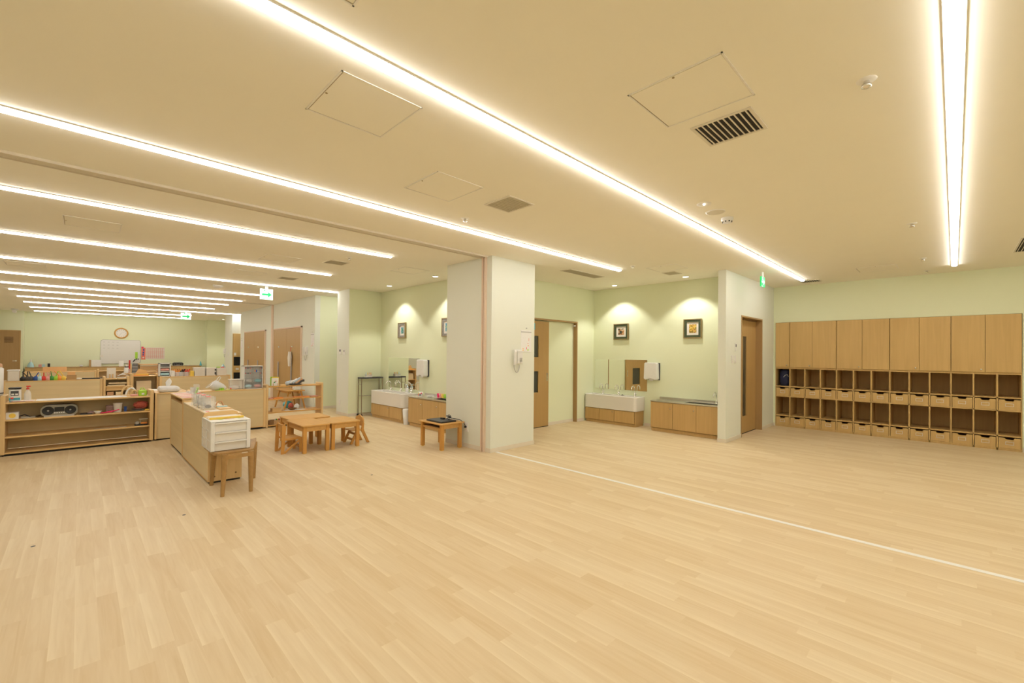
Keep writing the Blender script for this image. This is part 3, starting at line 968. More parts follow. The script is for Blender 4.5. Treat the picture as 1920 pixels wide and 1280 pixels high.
# far passage locker
t = thing('locker_cabinet', 'tall narrow wooden locker with open cubby in the far passage', 'cabinet', (-18.48, 4.3, 0))
part('carcass', B(-18.499, 3.97, 0, -18.46, 4.7, 2.0), 'locker_wood', t, world=True)
part('door', B(-18.46, 3.98, 1.18, -18.44, 4.69, 1.99), 'locker_wood', t, world=True)
part('cubby_shade', B(-18.46, 4.0, .83, -18.455, 4.66, 1.15).box(-18.46, 4.0, .3, -18.455, 4.66, .58), 'void', t, world=True)  # black sheets on the solid carcass, painted shade of the open cubbies
part('drawer', B(-18.46, 4.0, .62, -18.44, 4.66, .80), 'locker_wood', t, world=True)
part('label_holder', B(-18.46 + .02, 4.06, .68, -18.437, 4.16, .74), 'white_plastic', t, world=True)
part('label_card', B(-18.44, 4.0, 1.2, -18.437, 4.07, 1.3), 'paper', t, world=True)

# ------------------------------------------------------------------ far wall
FX = -22.88
t = thing('low_cabinet', 'long low wooden cabinet along the far whiteboard wall', 'cabinet', (-23.09, 1.2, 0))
part('cabinet_top', B(-23.298, -1.36, .70, FX + .02, 3.76, .72), 'frame_wood', t, world=True)
part('carcass', B(-23.298, -1.35, 0, FX, 3.75, .70), 'cabinet_wood', t, world=True)
n = 10
for k in range(n):
    a = -1.34 + 5.08 * k / n
    part('door', B(FX, a + .005, .06, FX + .015, a + .508 - .005, .68), 'cabinet_wood', t, world=True)
t = thing('whiteboard', 'large whiteboard with rounded corners on the far green wall', 'whiteboard', (-23.29, 1.18, .86))
wy0, wy1, wz0, wz1 = at(189, 660, x=-23.28).y, at(263, 660, x=-23.28).y, .83, 1.75
pts = []
for cx_, cz_, a0 in ((wy1 - .08, wz1 - .08, 0), (wy0 + .08, wz1 - .08, pi / 2), (wy0 + .08, wz0 + .08, pi), (wy1 - .08, wz0 + .08, 1.5 * pi)):
    for k in range(5): pts.append((cx_ + .08 * cos(a0 + k * pi / 8), cz_ + .08 * sin(a0 + k * pi / 8)))
part('board_rim', MB().prism([(a + (.012 if a > 1.2 else -.012), b_ + (.012 if b_ > 1.3 else -.012)) for a, b_ in pts], -23.29, -23.275, 'x'), 'grey_plastic', t, world=True)
part('board_surface', MB().prism(pts, -23.285, -23.27, 'x'), 'whiteboard', t, world=True)
tx = MB()
for i in range(4):
    for j in range(3):
        tx.box(-23.27, wy0 + .06 + i * .13, 1.66 - j * .12, -23.269, wy0 + .12 + i * .13, 1.672 - j * .12)
part('written_marks', tx, 'grey_plastic', t, world=True)
part('magnet', B(-23.27, wy0 - .02, 1.08, -23.25, wy0 + .07, 1.17), 'cream_plastic', t, world=True)
part('marker_note', B(-23.27, wy1 - .16, 1.02, -23.266, wy1 - .08, 1.28), 'lime', t, world=True)
part('eraser', MB().bar((-23.255, wy1 - .22, .90), (-23.255, wy1 - .15, 1.0), .07, .03), 'black_plastic', t, world=True)
part('magnet_clip', B(-23.27, wy1 - .13, .98, -23.25, wy1 - .09, 1.02).box(-23.27, wy1 - .07, .98, -23.25, wy1 - .04, 1.02), 'black_plastic', t, world=True)
cc = at(227.5, 624.5, x=-23.28)
t = thing('wall_clock', 'round wood-rimmed wall clock above the whiteboard', 'clock', (-23.29, cc.y, cc.z))
part('clock_rim', MB().lathe([(.20, 0), (.215, .02), (.20, .045), (.165, .045), (.165, .02)], (-23.3, cc.y, cc.z), 32, 'x'), 'beech', t, world=True)
part('clock_face', MB().cyl((-23.3, cc.y, cc.z), .17, .022, 'x', n=32), 'white_plastic', t, world=True)
nm = MB()
for k in range(12):
    a = k * pi / 6
    nm.box(-23.278, cc.y + .13 * sin(a) - .01, cc.z + .13 * cos(a) - .014, -23.277, cc.y + .13 * sin(a) + .01, cc.z + .13 * cos(a) + .014)
part('clock_numerals', nm, 'grey_plastic', t, world=True)
part('clock_hand', MB().bar((-23.275, cc.y, cc.z), (-23.275, cc.y - .05, cc.z - .06), .01, .003), 'dark_grey', t, world=True)
part('clock_hand', MB().bar((-23.274, cc.y, cc.z), (-23.274, cc.y + .09, cc.z + .05), .007, .003), 'dark_grey', t, world=True)
py0, py1 = at(265, 660, x=-23.29).y, at(309, 660, x=-23.29).y
t = thing('wall_poster', 'red and pink printed wall chart right of the whiteboard', 'poster', (-23.29, (py0 + py1) / 2, 1.0))
part('poster_sheet', B(-23.3, py0 + .14, 1.0, -23.294, py1, 1.48), 'poster_paper', t, world=True)
part('title_strip', B(-23.3, py0, .98, -23.292, py0 + .13, 1.46), 'title_red', t, world=True, label='bright red title strip with dark lettering')
part('title_flap', B(-23.3, py0, 1.46, -23.291, py0 + .07, 1.50), 'hot_pink', t, world=True)
part('title_lettering', B(-23.292, py0 + .05, 1.33, -23.2915, py0 + .09, 1.42).box(-23.292, py0 + .04, 1.23, -23.2915, py0 + .09, 1.30).box(-23.292, py0 + .04, 1.14, -23.2915, py0 + .08, 1.21), 'blue', t, world=True)
part('title_dot', MB().cyl((-23.292, py0 + .065, 1.06), .03, .001, 'x', n=14), 'paper', t, world=True)
g = MB()
for i in range(9): g.box(-23.294, py0 + .17 + i * (py1 - py0 - .2) / 9, 1.03, -23.2935, py0 + .185 + i * (py1 - py0 - .2) / 9, 1.45)
for i in range(8): g.box(-23.294, py0 + .16, 1.04 + i * .055, -23.2935, py1 - .02, 1.052 + i * .055)
part('chart_grid', g, 'pink', t, world=True)


def prop(name, px0, px1, h, X, zbase, depth, mat, label, cat, group=None, bevel=.003, shape='box'):
    """a small object standing at distance X on height zbase, from photo columns px0..px1"""
    a = at(px0, 690, x=X).y; b_ = at(px1, 690, x=X).y
    if shape == 'box': mb = B(X - depth, a, zbase, X, b_, zbase + h)
    elif shape == 'cyl': mb = MB().cyl((X - (b_ - a) / 2, (a + b_) / 2, zbase), (b_ - a) / 2, h, n=16)
    elif shape == 'ell': mb = MB().ell((X - depth / 2, (a + b_) / 2, zbase + h / 2), depth / 2, (b_ - a) / 2, h / 2)
    elif shape == 'cone': mb = MB().cyl((X - (b_ - a) / 2, (a + b_) / 2, zbase), (b_ - a) / 2, h, r2=.01, n=14)
    return solo(name, mb, mat, label, cat, group, bevel if shape == 'box' else 0)


CT = .72
t = thing('spray_bottle', 'clear spray bottle with white pump at the left end of the far cabinet', 'bottle', (-23.0, -1.22, CT))
part('bottle', MB().lathe([(.09, 0), (.09, .06), (.04, .16), (.03, .18)], (-23, -1.22, CT), 14), 'light_blue', t, world=True)
part('pump', MB().cyl((-23, -1.22, CT + .18), .02, .10, n=10), 'white_plastic', t, world=True)
prop('tissue_pack', 61, 65, .1, -22.98, CT, .1, 'yellow', 'pale yellow packet on the far cabinet beside the spray bottle', 'packet')
prop('tissue_box', 72, 77.5, .1, -22.98, CT, .15, 'pink', 'pale pink box on the far cabinet', 'box')
prop('tissue_box', 79, 83.5, .1, -22.98, CT, .15, 'light_blue', 'pale blue box on the far cabinet beside the pink box', 'box')
prop('storage_tin', 89, 93.8, .13, -22.98, CT, .1, 'black_plastic', 'small black canister on the far cabinet', 'container')
prop('folded_cloth', 148, 156, .07, -22.98, CT, .2, 'cloth_white', 'small white bundle on the far cabinet', 'cloth', shape='ell')
t = thing('file_box', 'white file box with a brown end board leaning on the far cabinet', 'box', (-23.0, at(180, 690, x=-22.98).y, CT))
a, b_ = at(171, 690, x=-22.98).y, at(190, 690, x=-22.98).y
part('box_body', B(-23.2, a, CT, -22.98, b_, CT + .25), 'paper', t, world=True, bevel=.004)
part('end_board', B(-23.2, a - .06, CT, -22.98, a - .01, CT + .25), 'cardboard', t, world=True)
t = thing('desk_calendar', 'small white desk calendar on the far cabinet below the whiteboard', 'calendar', (-22.95, at(227, 690, x=-22.95).y, CT))
a, b_ = at(223, 690, x=-22.95).y, at(232, 690, x=-22.95).y
part('calendar_card', MB().prism([(-22.95, CT), (-23.05, CT), (-23.0, CT + .22)], a, b_, 'y'), 'paper', t, world=True)


def boombox(x, yc, z, w, h, d, body, label, yaw=0):
    t = thing('boombox', label, 'stereo', (x, yc, z), yaw)
    r = h * .42
    pts = []
    for cx_, cz_, a0 in ((w / 2 - r, h - r, 0), (-w / 2 + r, h - r, pi / 2), (-w / 2 + r, r, pi), (w / 2 - r, r, 1.5 * pi)):
        for k in range(5): pts.append((cx_ + r * cos(a0 + k * pi / 8), cz_ + r * sin(a0 + k * pi / 8)))
    part('case', MB().prism(pts, -d, 0, 'x'), body, t, bevel=.004)
    for s in (-1, 1):
        sp = part('speaker', MB().lathe([(h * .36, 0), (h * .36, .006), (h * .30, .004), (h * .1, -.0)], (0, s * (w / 2 - h * .47), h * .52), 24, 'x'), 'black_plastic', t)
        part('speaker_cone', MB().ell((.004, s * (w / 2 - h * .47), h * .52), .006, h * .07, h * .07, 10, 6), 'grey_plastic', sp)
    part('display', B(0, -w * .13, h * .42, .004, w * .13, h * .8), 'black_plastic', t)
    bt_ = MB()
    for k in range(5): bt_.cyl((.0, -w * .12 + k * w * .06, h * .32), h * .05, .008, 'x', n=10)
    part('buttons', bt_, 'white_plastic', t)
    part('base_strip', B(-d * .9, -w * .4, -.0, .003, w * .4, h * .12), 'grey_plastic', t)
    return t


boombox(-22.95, at(334, 690, x=-22.95).y, CT, .36, .14, .15, 'dark_grey', 'black portable stereo on the right part of the far cabinet')
prop('plate', 348, 357, .03, -22.95, CT, .2, 'paper', 'small white dish on the far cabinet beside the black stereo', 'dish', shape='ell')
prop('toy_drop', 374, 379, .19, -22.95, CT, .1, 'teal', 'blue pointed toy at the right end of the far cabinet', 'toy', shape='cone')


# ------------------------------------------------------------------ pine shelf units (open side faces +X or -X)
def pine_shelf(x0, x1, y0, y1, h, shelves, label, open_side='+x', post=.045, back=True, top_inset=.045, name='pine_shelf', paper=False, group=None):
    """unit with side boards, shelves between them; x0<x1 is the depth"""
    t = thing(name, label, 'shelf', ((x0 + x1) / 2, (y0 + y1) / 2, 0), group=group)
    for a, b_ in ((y0, y0 + post), (y1 - post, y1)):
        part('side_board', B(x0, a, .02, x1, b_, h), 'pine_post', t, world=True, bevel=.008)
    a, b_ = y0 + post, y1 - post
    part('top_board', B(x0 + .004, a, h - top_inset - .02, x1 - .004, b_, h - top_inset), 'pine_edge', t, world=True, bevel=.003)
    for z in shelves:
        part('shelf_board', B(x0 + .012, a, z - .018, x1 - .006, b_, z), 'pine_edge', t, world=True, bevel=.002)
    if back:
        if open_side == '+x':
            part('back_panel', B(x0 + .001, a, .05, x0 + .012, b_, h - top_inset - .02), 'pine_panel', t, world=True)
        else:
            part('back_panel', B(x1 - .012, a, .05, x1 - .003, b_, h - top_inset - .02), 'pine_panel', t, world=True)
    part('plinth', B(x0 + .03, y0 + .02, 0, x1 - .03, y1 - .02, .02), 'grille_dark', t, world=True)
    return t


SH = .765
pine_shelf(-8.76, -8.41, -.70, .80, SH, (.46, .245, .045), 'open three-tier pine shelf unit at the left holding the silver stereo', top_inset=.085)
AT = SH - .085  # top of shelf A
pine_shelf(-8.76, -8.41, -2.3, -.715, SH, (.46, .245, .045), 'open pine shelf unit cut by the left edge of the picture', top_inset=.085)
pine_shelf(-13.45, -13.12, at(4, 700, x=-13.12).y, at(193, 700, x=-13.12).y, .73, (.45, .245, .045), 'closed pine-backed shelf carrying the row of coloured pots', '-x', top_inset=.012)
pine_shelf(-13.5, -13.17, at(193.5, 700, x=-13.17).y, at(243, 700, x=-13.17).y, .77, (.55, .35, .045), 'open pine shelf with trays between the pot shelf and the bread-box shelf', '+x', top_inset=.05)
pine_shelf(-14.0, -13.66, at(246, 700, x=-13.66).y, at(299, 700, x=-13.66).y, .80, (.40, .2, .045), 'open pine shelf with a curved wooden box inside, right of the trays shelf', '+x', top_inset=.05)
pine_shelf(-18.2, -17.9, at(45, 700, x=-17.9).y, at(181, 700, x=-17.9).y, .74, (.4, .045), 'closed pine-backed shelf in the third row, in front of the far cabinet', '-x', top_inset=.012)
pine_shelf(-18.2, -17.9, at(182, 700, x=-17.9).y, at(247, 700, x=-17.9).y, .78, (.4, .045), 'open pine shelf with dark interior in the third row', '+x', top_inset=.05)
pine_shelf(-17.6, -17.3, at(262, 700, x=-17.3).y, at(298.5, 700, x=-17.3).y, .77, (.4, .045), 'open pine shelf with dark interior below the orange rack', '+x', top_inset=.05)
pine_shelf(-13.75, -13.4, at(299.5, 705, x=-13.4).y, at(432, 705, x=-13.4).y, .735, (.4, .045), 'long closed pine shelf carrying white trays and pens behind the plastic bag', '-x', top_inset=.012)
# unit right behind the tissue
t = thing('pine_shelf', 'narrow pine shelf end with a tissue packet on top', 'shelf', (-8.9, 1.0, 0))
part('carcass', B(-9.35, .815, .02, -8.46, 1.22, .70), 'pine_panel', t, world=True, bevel=.003)
part('side_board', B(-9.35, .815, .02, -8.43, .84, .72).box(-9.35, 1.2, .02, -8.43, 1.225, .72), 'pine_post', t, world=True, bevel=.004)
part('top_board', B(-9.35, .84, .70, -8.44, 1.2, .715), 'pine_edge', t, world=True, bevel=.003)
part('plinth', B(-9.3, .83, 0, -8.48, 1.2, .02), 'grille_dark', t, world=True)
# unit with the red papers; the front panel has a slot under its top
LX, LY0, LY1 = (-7.96, -6.93), .945, 1.27
t = thing('pine_shelf', 'pine shelf unit seen from behind with red printed sheets on top', 'shelf', (-7.45, 1.1, 0))
part('back_panel', B(LX[0] + .03, LY0 + .004, .03, LX[1] - .035, LY0 + .014, .66), 'pine_panel_x', t, world=True)
part('side_board', B(LX[0], LY0, .02, LX[0] + .03, LY1, .72), 'pine_post', t, world=True, bevel=.004)
part('side_board', B(LX[1] - .035, LY0, .02, LX[1], LY1, .72), 'pine_post', t, world=True, bevel=.004)
part('top_board', B(LX[0] - .005, LY0 - .005, .725, LX[1] + .005, LY1, .745), 'pine_edge', t, world=True, bevel=.003)
part('slot_shelf', B(LX[0] + .03, LY0 + .014, .65, LX[1] - .035, LY1, .66), 'pine_edge', t, world=True)
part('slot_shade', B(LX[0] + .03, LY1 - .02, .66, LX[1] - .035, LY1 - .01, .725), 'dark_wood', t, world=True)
part('plinth', B(LX[0] + .02, LY0 + .015, 0, LX[1] - .02, LY1 - .02, .02), 'grille_dark', t, world=True)
# nearest unit, end towards the camera
MX, MY0, MY1, MT = (-6.90, -5.335), .945, 1.245, .705
t = thing('pine_shelf', 'pine shelf unit nearest the camera, its end board behind the stool', 'shelf', (-6.1, 1.1, 0))
part('back_panel', B(MX[0] + .03, MY0 + .002, .03, MX[1] - .02, MY0 + .012, MT - .025), 'pine_panel_x', t, world=True)
part('side_board', B(MX[0], MY0, .02, MX[0] + .03, MY1, MT + .02), 'pine_post', t, world=True, bevel=.012)
part('side_board', B(MX[1] - .02, MY0, .02, MX[1], MY1, MT), 'pine_post', t, world=True, bevel=.003)
part('top_board', B(MX[0] + .03, MY0, MT - .022, MX[1] - .021, MY1, MT - .002), 'pine_light', t, world=True, bevel=.002)
for z in (.45, .24, .05): part('shelf_board', B(MX[0] + .03, MY0 + .012, z - .018, MX[1] - .021, MY1, z), 'pine_edge', t, world=True)
part('base_rail', B(MX[0] + .03, MY0, .018, MX[1] - .021, MY0 + .012, .03), 'beech', t, world=True)
sc = MB()
for y, z in ((1.0, .07), (1.10, .07), (1.19, .08), (1.0, .62), (1.10, .62), (1.19, .62)): sc.cyl((MX[1], y, z), .009, .002, 'x', n=10)
part('screw_caps', sc, 'dark_wood', t, world=True)
part('plinth', B(MX[0] + .02, MY0 + .015, 0, MX[1] - .02, MY1 - .01, .02), 'grille_dark', t, world=True)
# long unit across, closed side to the camera
UX, UY = -8.54, (1.27, 2.355)
pine_shelf(UX - .33, UX, UY[0], UY[1], .715, (.45, .24, .05), 'pine shelf unit with closed back carrying the clear drawers and plastic bag', '-x', top_inset=.012)
UT = .703
# open see-through shelf
NS = (.735, .505, .27, .045)
t = thing('pine_shelf', 'see-through pine shelf with books and folded cloths, left of the low tables', 'shelf', (-8.7, 2.87, 0))
for a, b_ in ((2.36, 2.40), (3.32, 3.36)):
    part('side_board', B(-8.87, a, .0, -8.565, b_, .77), 'pine_post', t, world=True, bevel=.014)
for z in NS:
    part('shelf_board', B(-8.865, 2.40, z - .02, -8.57, 3.32, z), 'beech', t, world=True, bevel=.003)

# ------------------------------------------------------------------ things on and in the left shelf
pap = MB()
pap.box(-8.745, -.40, AT, -8.45, .50, AT + .003)
solo('table_runner', pap, 'paper', 'long white paper sheet on top of the left shelf', 'paper')


def tub(x, y, z):
    t = thing('wipes_tub', 'white tub with a black lid and dark label on the left shelf', 'tub', (x, y, z))
    part('tub_body', MB().box(x - .05, y - .052, z, x + .05, y + .052, z + .16), 'white_plastic', t, world=True, bevel=.02)
    part('lid', MB().box(x - .054, y - .057, z + .161, x + .054, y + .057, z + .182), 'black_plastic', t, world=True, bevel=.01)
    part('label_panel', B(x + .05, y - .034, z + .075, x + .0515, y + .034, z + .14), 'dark_grey', t, world=True)
    part('label_window', B(x + .0515, y - .029, z + .085, x + .0525, y - .004, z + .105).box(x + .0515, y + .004, z + .085, x + .0525, y + .029, z + .105), 'paper', t, world=True)
    part('label_stripe', B(x + .05, y - .048, z + .02, x + .0512, y + .048, z + .05), 'teal', t, world=True)
    part('label_flash', B(x + .0512, y - .036, z + .035, x + .052, y - .01, z + .055), 'red', t, world=True)


tub(-8.55, -.585, AT)
t = thing('spray_bottle', 'white spray bottle with a red trigger on the left shelf', 'bottle', (-8.6, -.478, AT))
part('bottle', MB().lathe([(.033, 0), (.033, .085), (.026, .115), (.011, .145), (.011, .17)], (-8.6, -.478, AT), 18), 'clear_plastic', t, world=True)
part('collar', MB().cyl((-8.6, -.478, AT + .148), .014, .018), 'red', t, world=True)
part('trigger', B(-8.61, -.492, AT + .18, -8.59, -.452, AT + .196).box(-8.605, -.484, AT + .165, -8.595, -.472, AT + .18), 'red', t, world=True, bevel=.003)
t = thing('magazine_pile', 'thin pile of colourful leaflets at the left end of the left shelf', 'leaflets', (-8.52, -.56, AT))
for i, (m, dx, dy) in enumerate((('teal', 0, 0), ('red', .01, .02), ('paper', -.01, .03))):
    part('leaflet', B(-8.52 + dx - .05, -.63 + dy, AT + .001 + i * .002, -8.52 + dx + .06, -.44 + dy, AT + .003 + i * .002), m, t, world=True)
solo('soap_dish', MB().lathe([(.04, 0), (.05, .012), (.05, .022), (.035, .028)], (-8.52, .585, AT), 20, sx=.8), 'pink', 'round pink dish on the left shelf', 'dish')
t = thing('tape_cutter', 'lime green case with a white badge on the left shelf', 'case', (-8.52, .68, AT))
part('case_body', MB().box(-8.56, .63, AT, -8.48, .725, AT + .085), 'lime', t, world=True, bevel=.012)
part('badge', B(-8.48, .665, AT + .02, -8.478, .695, AT + .045), 'paper', t, world=True)
part('handle', MB().tube([(-8.52, .65, AT + .085), (-8.52, .66, AT + .115), (-8.52, .69, AT + .115), (-8.52, .70, AT + .085)], .006), 'lime', t, world=True)
t = thing('wooden_toy', 'curved wooden arch toy with white rims behind the green case', 'toy', (-8.66, .52, AT))
for k, r in enumerate((.13, .10, .07)):
    pts = [(-8.70 + .03 * k, .53 + .03 * k + r * cos(a * pi / 10) * .6, AT + r * 1.1 * sin(a * pi / 10)) for a in range(11)]
    part('arch', MB().tube(pts, .012, 8), 'pine_post' if k != 1 else 'paper', t, world=True)
part('toy_base', B(-8.72, .46, AT, -8.62, .66, AT + .014), 'pine_post', t, world=True)
SA = .46
boombox(-8.47, (at(75, 780, x=-8.47).y + at(146, 775, x=-8.47).y) / 2, SA, at(146, 775, x=-8.47).y - at(75, 780, x=-8.47).y, .155, .18, 'stereo_case', 'silver portable stereo with two black speakers on the left shelf')
t = thing('tissue_box', 'white box with a yellow circle at the left end of the left shelf', 'box', (-8.5, -.60, SA))
part('box_body', B(-8.6, -.655, SA, -8.47, -.545, SA + .085), 'paper', t, world=True, bevel=.003)
part('yellow_circle', MB().cyl((-8.47, -.60, SA + .045), .03, .001, 'x'), 'yellow', t, world=True)
solo('power_cable', MB().tube([(-8.50, -.54, SA + .03), (-8.52, -.5, SA + .045), (-8.5, -.45, SA + .02), (-8.55, -.40, SA + .012), (-8.58, -.36, SA + .012)], .006), 'black_plastic', 'black power cable left of the silver stereo', 'cable')
solo('power_strip', B(-8.56, -.53, SA, -8.5, -.40, SA + .018), 'grey_plastic', 'grey power strip left of the silver stereo', 'power strip', bevel=.003)
solo('notebook', B(-8.6, .02, SA, -8.45, .14, SA + .012), 'dark_grey', 'flat dark notebook right of the silver stereo', 'notebook')
solo('small_toy', MB().ell((-8.49, .125, SA + .02), .022, .035, .02, lump=.3, seed=4), 'toy_mix', 'small dark knick-knack between the notebook and the bowl', 'toy')
t = thing('bowl', 'small cream bowl with tiny items on the left shelf', 'bowl', (-8.49, .195, SA))
part('bowl_shell', MB().lathe([(.02, 0), (.025, .004), (.045, .04), (.041, .04), (.02, .008)], (-8.49, .195, SA), 20), 'cream_plastic', t, world=True)
part('bowl_filling', MB().ell((-8.49, .195, SA + .03), .036, .036, .016, lump=.2), 'yellow', t, world=True)
solo('dust_brush', MB().rings([[(-8.45 + .01 * cos(k * pi / 4), y + .002 * 0, z + w * sin(k * pi / 4)) for k in range(8)] for y, z, w in ((.22, SA + .008, .006), (.28, SA + .014, .010), (.33, SA + .02, .011), (.38, SA + .035, .007), (.42, SA + .045, .006))]), 'hot_pink', 'hot pink plastic scoop lying in front of the white bucket', 'scoop')
solo('patterned_box', B(-8.62, .28, SA, -8.54, .36, SA + .10), 'toy_mix', 'dark patterned box left of the white bucket', 'box', bevel=.003)
t = thing('bucket', 'small white plastic bucket on the left shelf', 'bucket', (-8.53, .405, SA))
part('bucket_body', MB().lathe([(.04, 0), (.052, .12), (.056, .125), (.056, .13), (.05, .13), (.038, .006)], (-8.53, .405, SA), 22), 'white_plastic', t, world=True)
solo('small_case', B(-8.58, .475, SA, -8.54, .505, SA + .07), 'blue', 'small navy case right of the white bucket', 'case')
t = thing('toy_cloth', 'crumpled red patterned cloth over grey plates on the left shelf', 'cloth', (-8.52, .66, SA + .0))
part('plate', MB().lathe([(.03, 0), (.08, .016), (.078, .018), (.03, .006)], (-8.52, .62, SA), 24), 'grey_plastic', t, world=True)
part('plate', MB().lathe([(.03, .02), (.075, .038), (.073, .04), (.03, .026)], (-8.53, .63, SA), 24), 'toy_mix', t, world=True)
part('cloth', MB().ell((-8.53, .66, SA + .085), .05, .085, .055, 20, 12, lump=.30, seed=9), 'red_pattern', t, world=True)
solo('lemon_toy', MB().ell((-8.47, .73, SA + .012), .02, .03, .012), 'yellow', 'small yellow piece beside the red cloth', 'toy')
t = thing('tape_dispenser', 'black tape dispenser on the lower left shelf', 'tape dispenser', (-8.48, .66, .245))
part('dispenser_body', MB().box(-8.52, .59, .245, -8.46, .74, .265), 'black_plastic', t, world=True, bevel=.004)
part('tape_roll', MB().cyl((-8.51, .62, .285), .024, .03, 'x'), 'grey_plastic', t, world=True)
part('rack', MB().tube([(-8.49, .66, .265), (-8.49, .66, .33), (-8.49, .74, .34)], .004).box(-8.53, .64, .335, -8.46, .74, .34), 'cream_plastic', t, world=True)
part('spools', MB().cyl((-8.49, .66, .275), .015, .07, 'y'), 'orange', t, world=True)
solo('ruler', B(-8.5, .16, .245, -8.46, .50, .249), 'clear_plastic', 'long clear ruler on the lower left shelf', 'ruler')
# canister at the far left
t = thing('water_jug', 'tall white round jug at the left picture edge with a brown lid', 'jug', (-8.6, -.778, SH))
part('jug_body', MB().lathe([(.085, 0), (.09, .02), (.09, .34), (.07, .36)], (-8.6, -.778, SH), 28), 'white_plastic', t, world=True)
part('jug_band', MB().lathe([(.092, .02), (.092, .035)], (-8.6, -.778, SH), 28), 'dark_grey', t, world=True)
part('jug_lid', MB().lathe([(.08, .36), (.075, .40), (.04, .42), (.03, .43)], (-8.6, -.778, SH), 28), 'terracotta', t, world=True)

# ------------------------------------------------------------------ the pot row
PX, PT = -13.2, .718
POT = [(43, 'black_plastic', 'black', [(0, .19)]), (51.5, 'cloth_dark', 'dark brown', [(-.09, .17), (.0, .18)]), (58.5, 'dark_grey', 'charcoal', [(-.04, .18)]),
       (67, 'blue', 'navy blue', [(.05, .15)]), (74.5, 'light_blue', 'light blue', [(0, .14)]), (82, 'red', 'bright red', [(0, .14)]),
       (90, 'pink', 'salmon pink', [(-.02, .15), (.05, .15)]), (97, 'green', 'dark green', [(-.02, .17)]), (105, 'lime', 'lime green', [(.04, .17)]),
       (111.5, 'orange', 'orange', [(-.09, .17)]), (118.5, 'yellow', 'yellow', [(-.07, .19)])]
for px_, m, nm, sticks in POT:
    c = at(px_, 710, x=PX)
    t = thing('paint_pot', nm + ' paint pot with a brush, in the pot row on the pine shelf', 'paint pot', (PX, c.y, PT), group='coloured paint pots in a row')
    part('pot_body', MB().lathe([(.034, 0), (.045, .008), (.045, .055), (.03, .075), (.022, .08), (.022, .09)], (PX, c.y, PT), 14), m, t, world=True)
    for dy, hh in sticks:
        part('brush', MB().tube([(PX, c.y, PT + .085), (PX, c.y + dy * .8, PT + .06 + hh * .72)], .009, 6), m, t, world=True)
solo('pot_rail', B(PX - .09, at(36, 710, x=PX).y, PT, PX - .06, at(192, 710, x=PX).y, PT + .03), 'black_plastic', 'thin black rail behind the coloured pots', 'rail')
t = thing('storage_box', 'white plastic box with a lid left of the coloured pots', 'box', (PX, at(24, 710, x=PX).y, PT))
a, b_ = at(12.5, 710, x=PX).y, at(36, 710, x=PX).y
part('box_body', MB().box(PX - .2, a + .01, PT, PX, b_ - .01, PT + .20), 'cream_plastic', t, world=True, bevel=.01)
part('box_lid', MB().box(PX - .21, a, PT + .20, PX + .01, b_, PT + .225), 'white_plastic', t, world=True, bevel=.005)
t = thing('card_box', 'brown card box with orange cards right of the yellow pot', 'box', (PX, at(134, 710, x=PX).y, PT))
a, b_ = at(125, 710, x=PX).y, at(143.5, 710, x=PX).y
part('box_body', B(PX - .1, a, PT, PX, b_, PT + .10), 'cardboard', t, world=True)
part('cards', B(PX - .08, a + .01, PT + .1, PX - .03, b_ - .02, PT + .17), 'soft_orange', t, world=True)
solo('brush_holder', MB().ell((PX - .02, at(148, 710, x=PX).y, PT + .02), .03, .05, .02), 'cream_plastic', 'small cream lump beside the brown card box', 'tool')
t = thing('wooden_rack', 'long orange wooden slotted rack on the third row shelf', 'rack', (-18.0, at(102, 695, x=-17.95).y, .728))
a, b_ = at(80, 695, x=-17.95).y, at(125, 695, x=-17.95).y
part('rack_rail', B(-18.1, a, .728, -17.95, b_, .80), 'soft_orange', t, world=True)
part('rack_slots', MB().box(-18.1, a, .80, -18.06, b_, .86).box(-17.99, a, .80, -17.95, b_, .84), 'soft_orange', t, world=True)

# trays shelf things (between pot shelf and box shelf)
X = -13.2
T1 = .77 - .05
t = thing('book_stand', 'grey board standing in a wooden easel on the trays shelf', 'book stand', (X, at(209, 700, x=X).y, T1))
a, b_ = at(200.5, 700, x=X).y, at(217.5, 700, x=X).y
part('board', B(X - .08, a, T1 + .01, X - .065, b_, T1 + .24), 'cream_plastic', t, world=True)
part('easel_peg', B(X - .07, a + .04, T1, X - .03, a + .06, T1 + .1).box(X - .07, b_ - .06, T1, X - .03, b_ - .04, T1 + .1), 'pine_post', t, world=True)
part('easel_base', B(X - .12, a, T1, X - .02, b_, T1 + .01), 'pine_post', t, world=True)
prop('tray', 220, 238, .02, X, T1, .2, 'clear_plastic', 'pale tray with folded things on the trays shelf', 'tray')
t = thing('folded_fan', 'white and brown folded pieces standing in a tray', 'craft pieces', (X - .1, at(231, 700, x=X).y, T1 + .02))
c = at(231, 700, x=X).y
part('paper_fold', MB().prism([(c - .1, T1 + .05), (c, T1 + .08), (c + .08, T1 + .06), (c, T1 + .12)], X - .12, X - .08, 'x'), 'cloth_white', t, world=True)
part('stick', MB().bar((X - .1, c - .02, T1 + .02), (X - .1, c - .14, T1 + .16), .012).bar((X - .1, c + .02, T1 + .02), (X - .1, c + .12, T1 + .15), .012), 'terracotta', t, world=True)
for i, (p0, p1, z, h, m, lab) in enumerate([(202, 236, .55, .03, 'pine_light', 'slanted wooden tray, upper one on the trays shelf'), (204, 238, .60, .03, 'pine_light', 'slanted wooden tray, top one of the trays shelf'), (200, 238, .45, .09, 'pine_edge', 'wooden drawer box under the slanted trays'), (202, 214, .35, .07, 'terracotta', 'small wooden box, left one below the drawer box'), (218, 228, .35, .07, 'pine_light', 'small pale block, right of the wooden box below the drawer box')]):
    prop('wooden_tray', p0, p1, h, X - .01, z if z > .5 else (.352 if z == .35 else .452), .2, m, lab, 'tray')
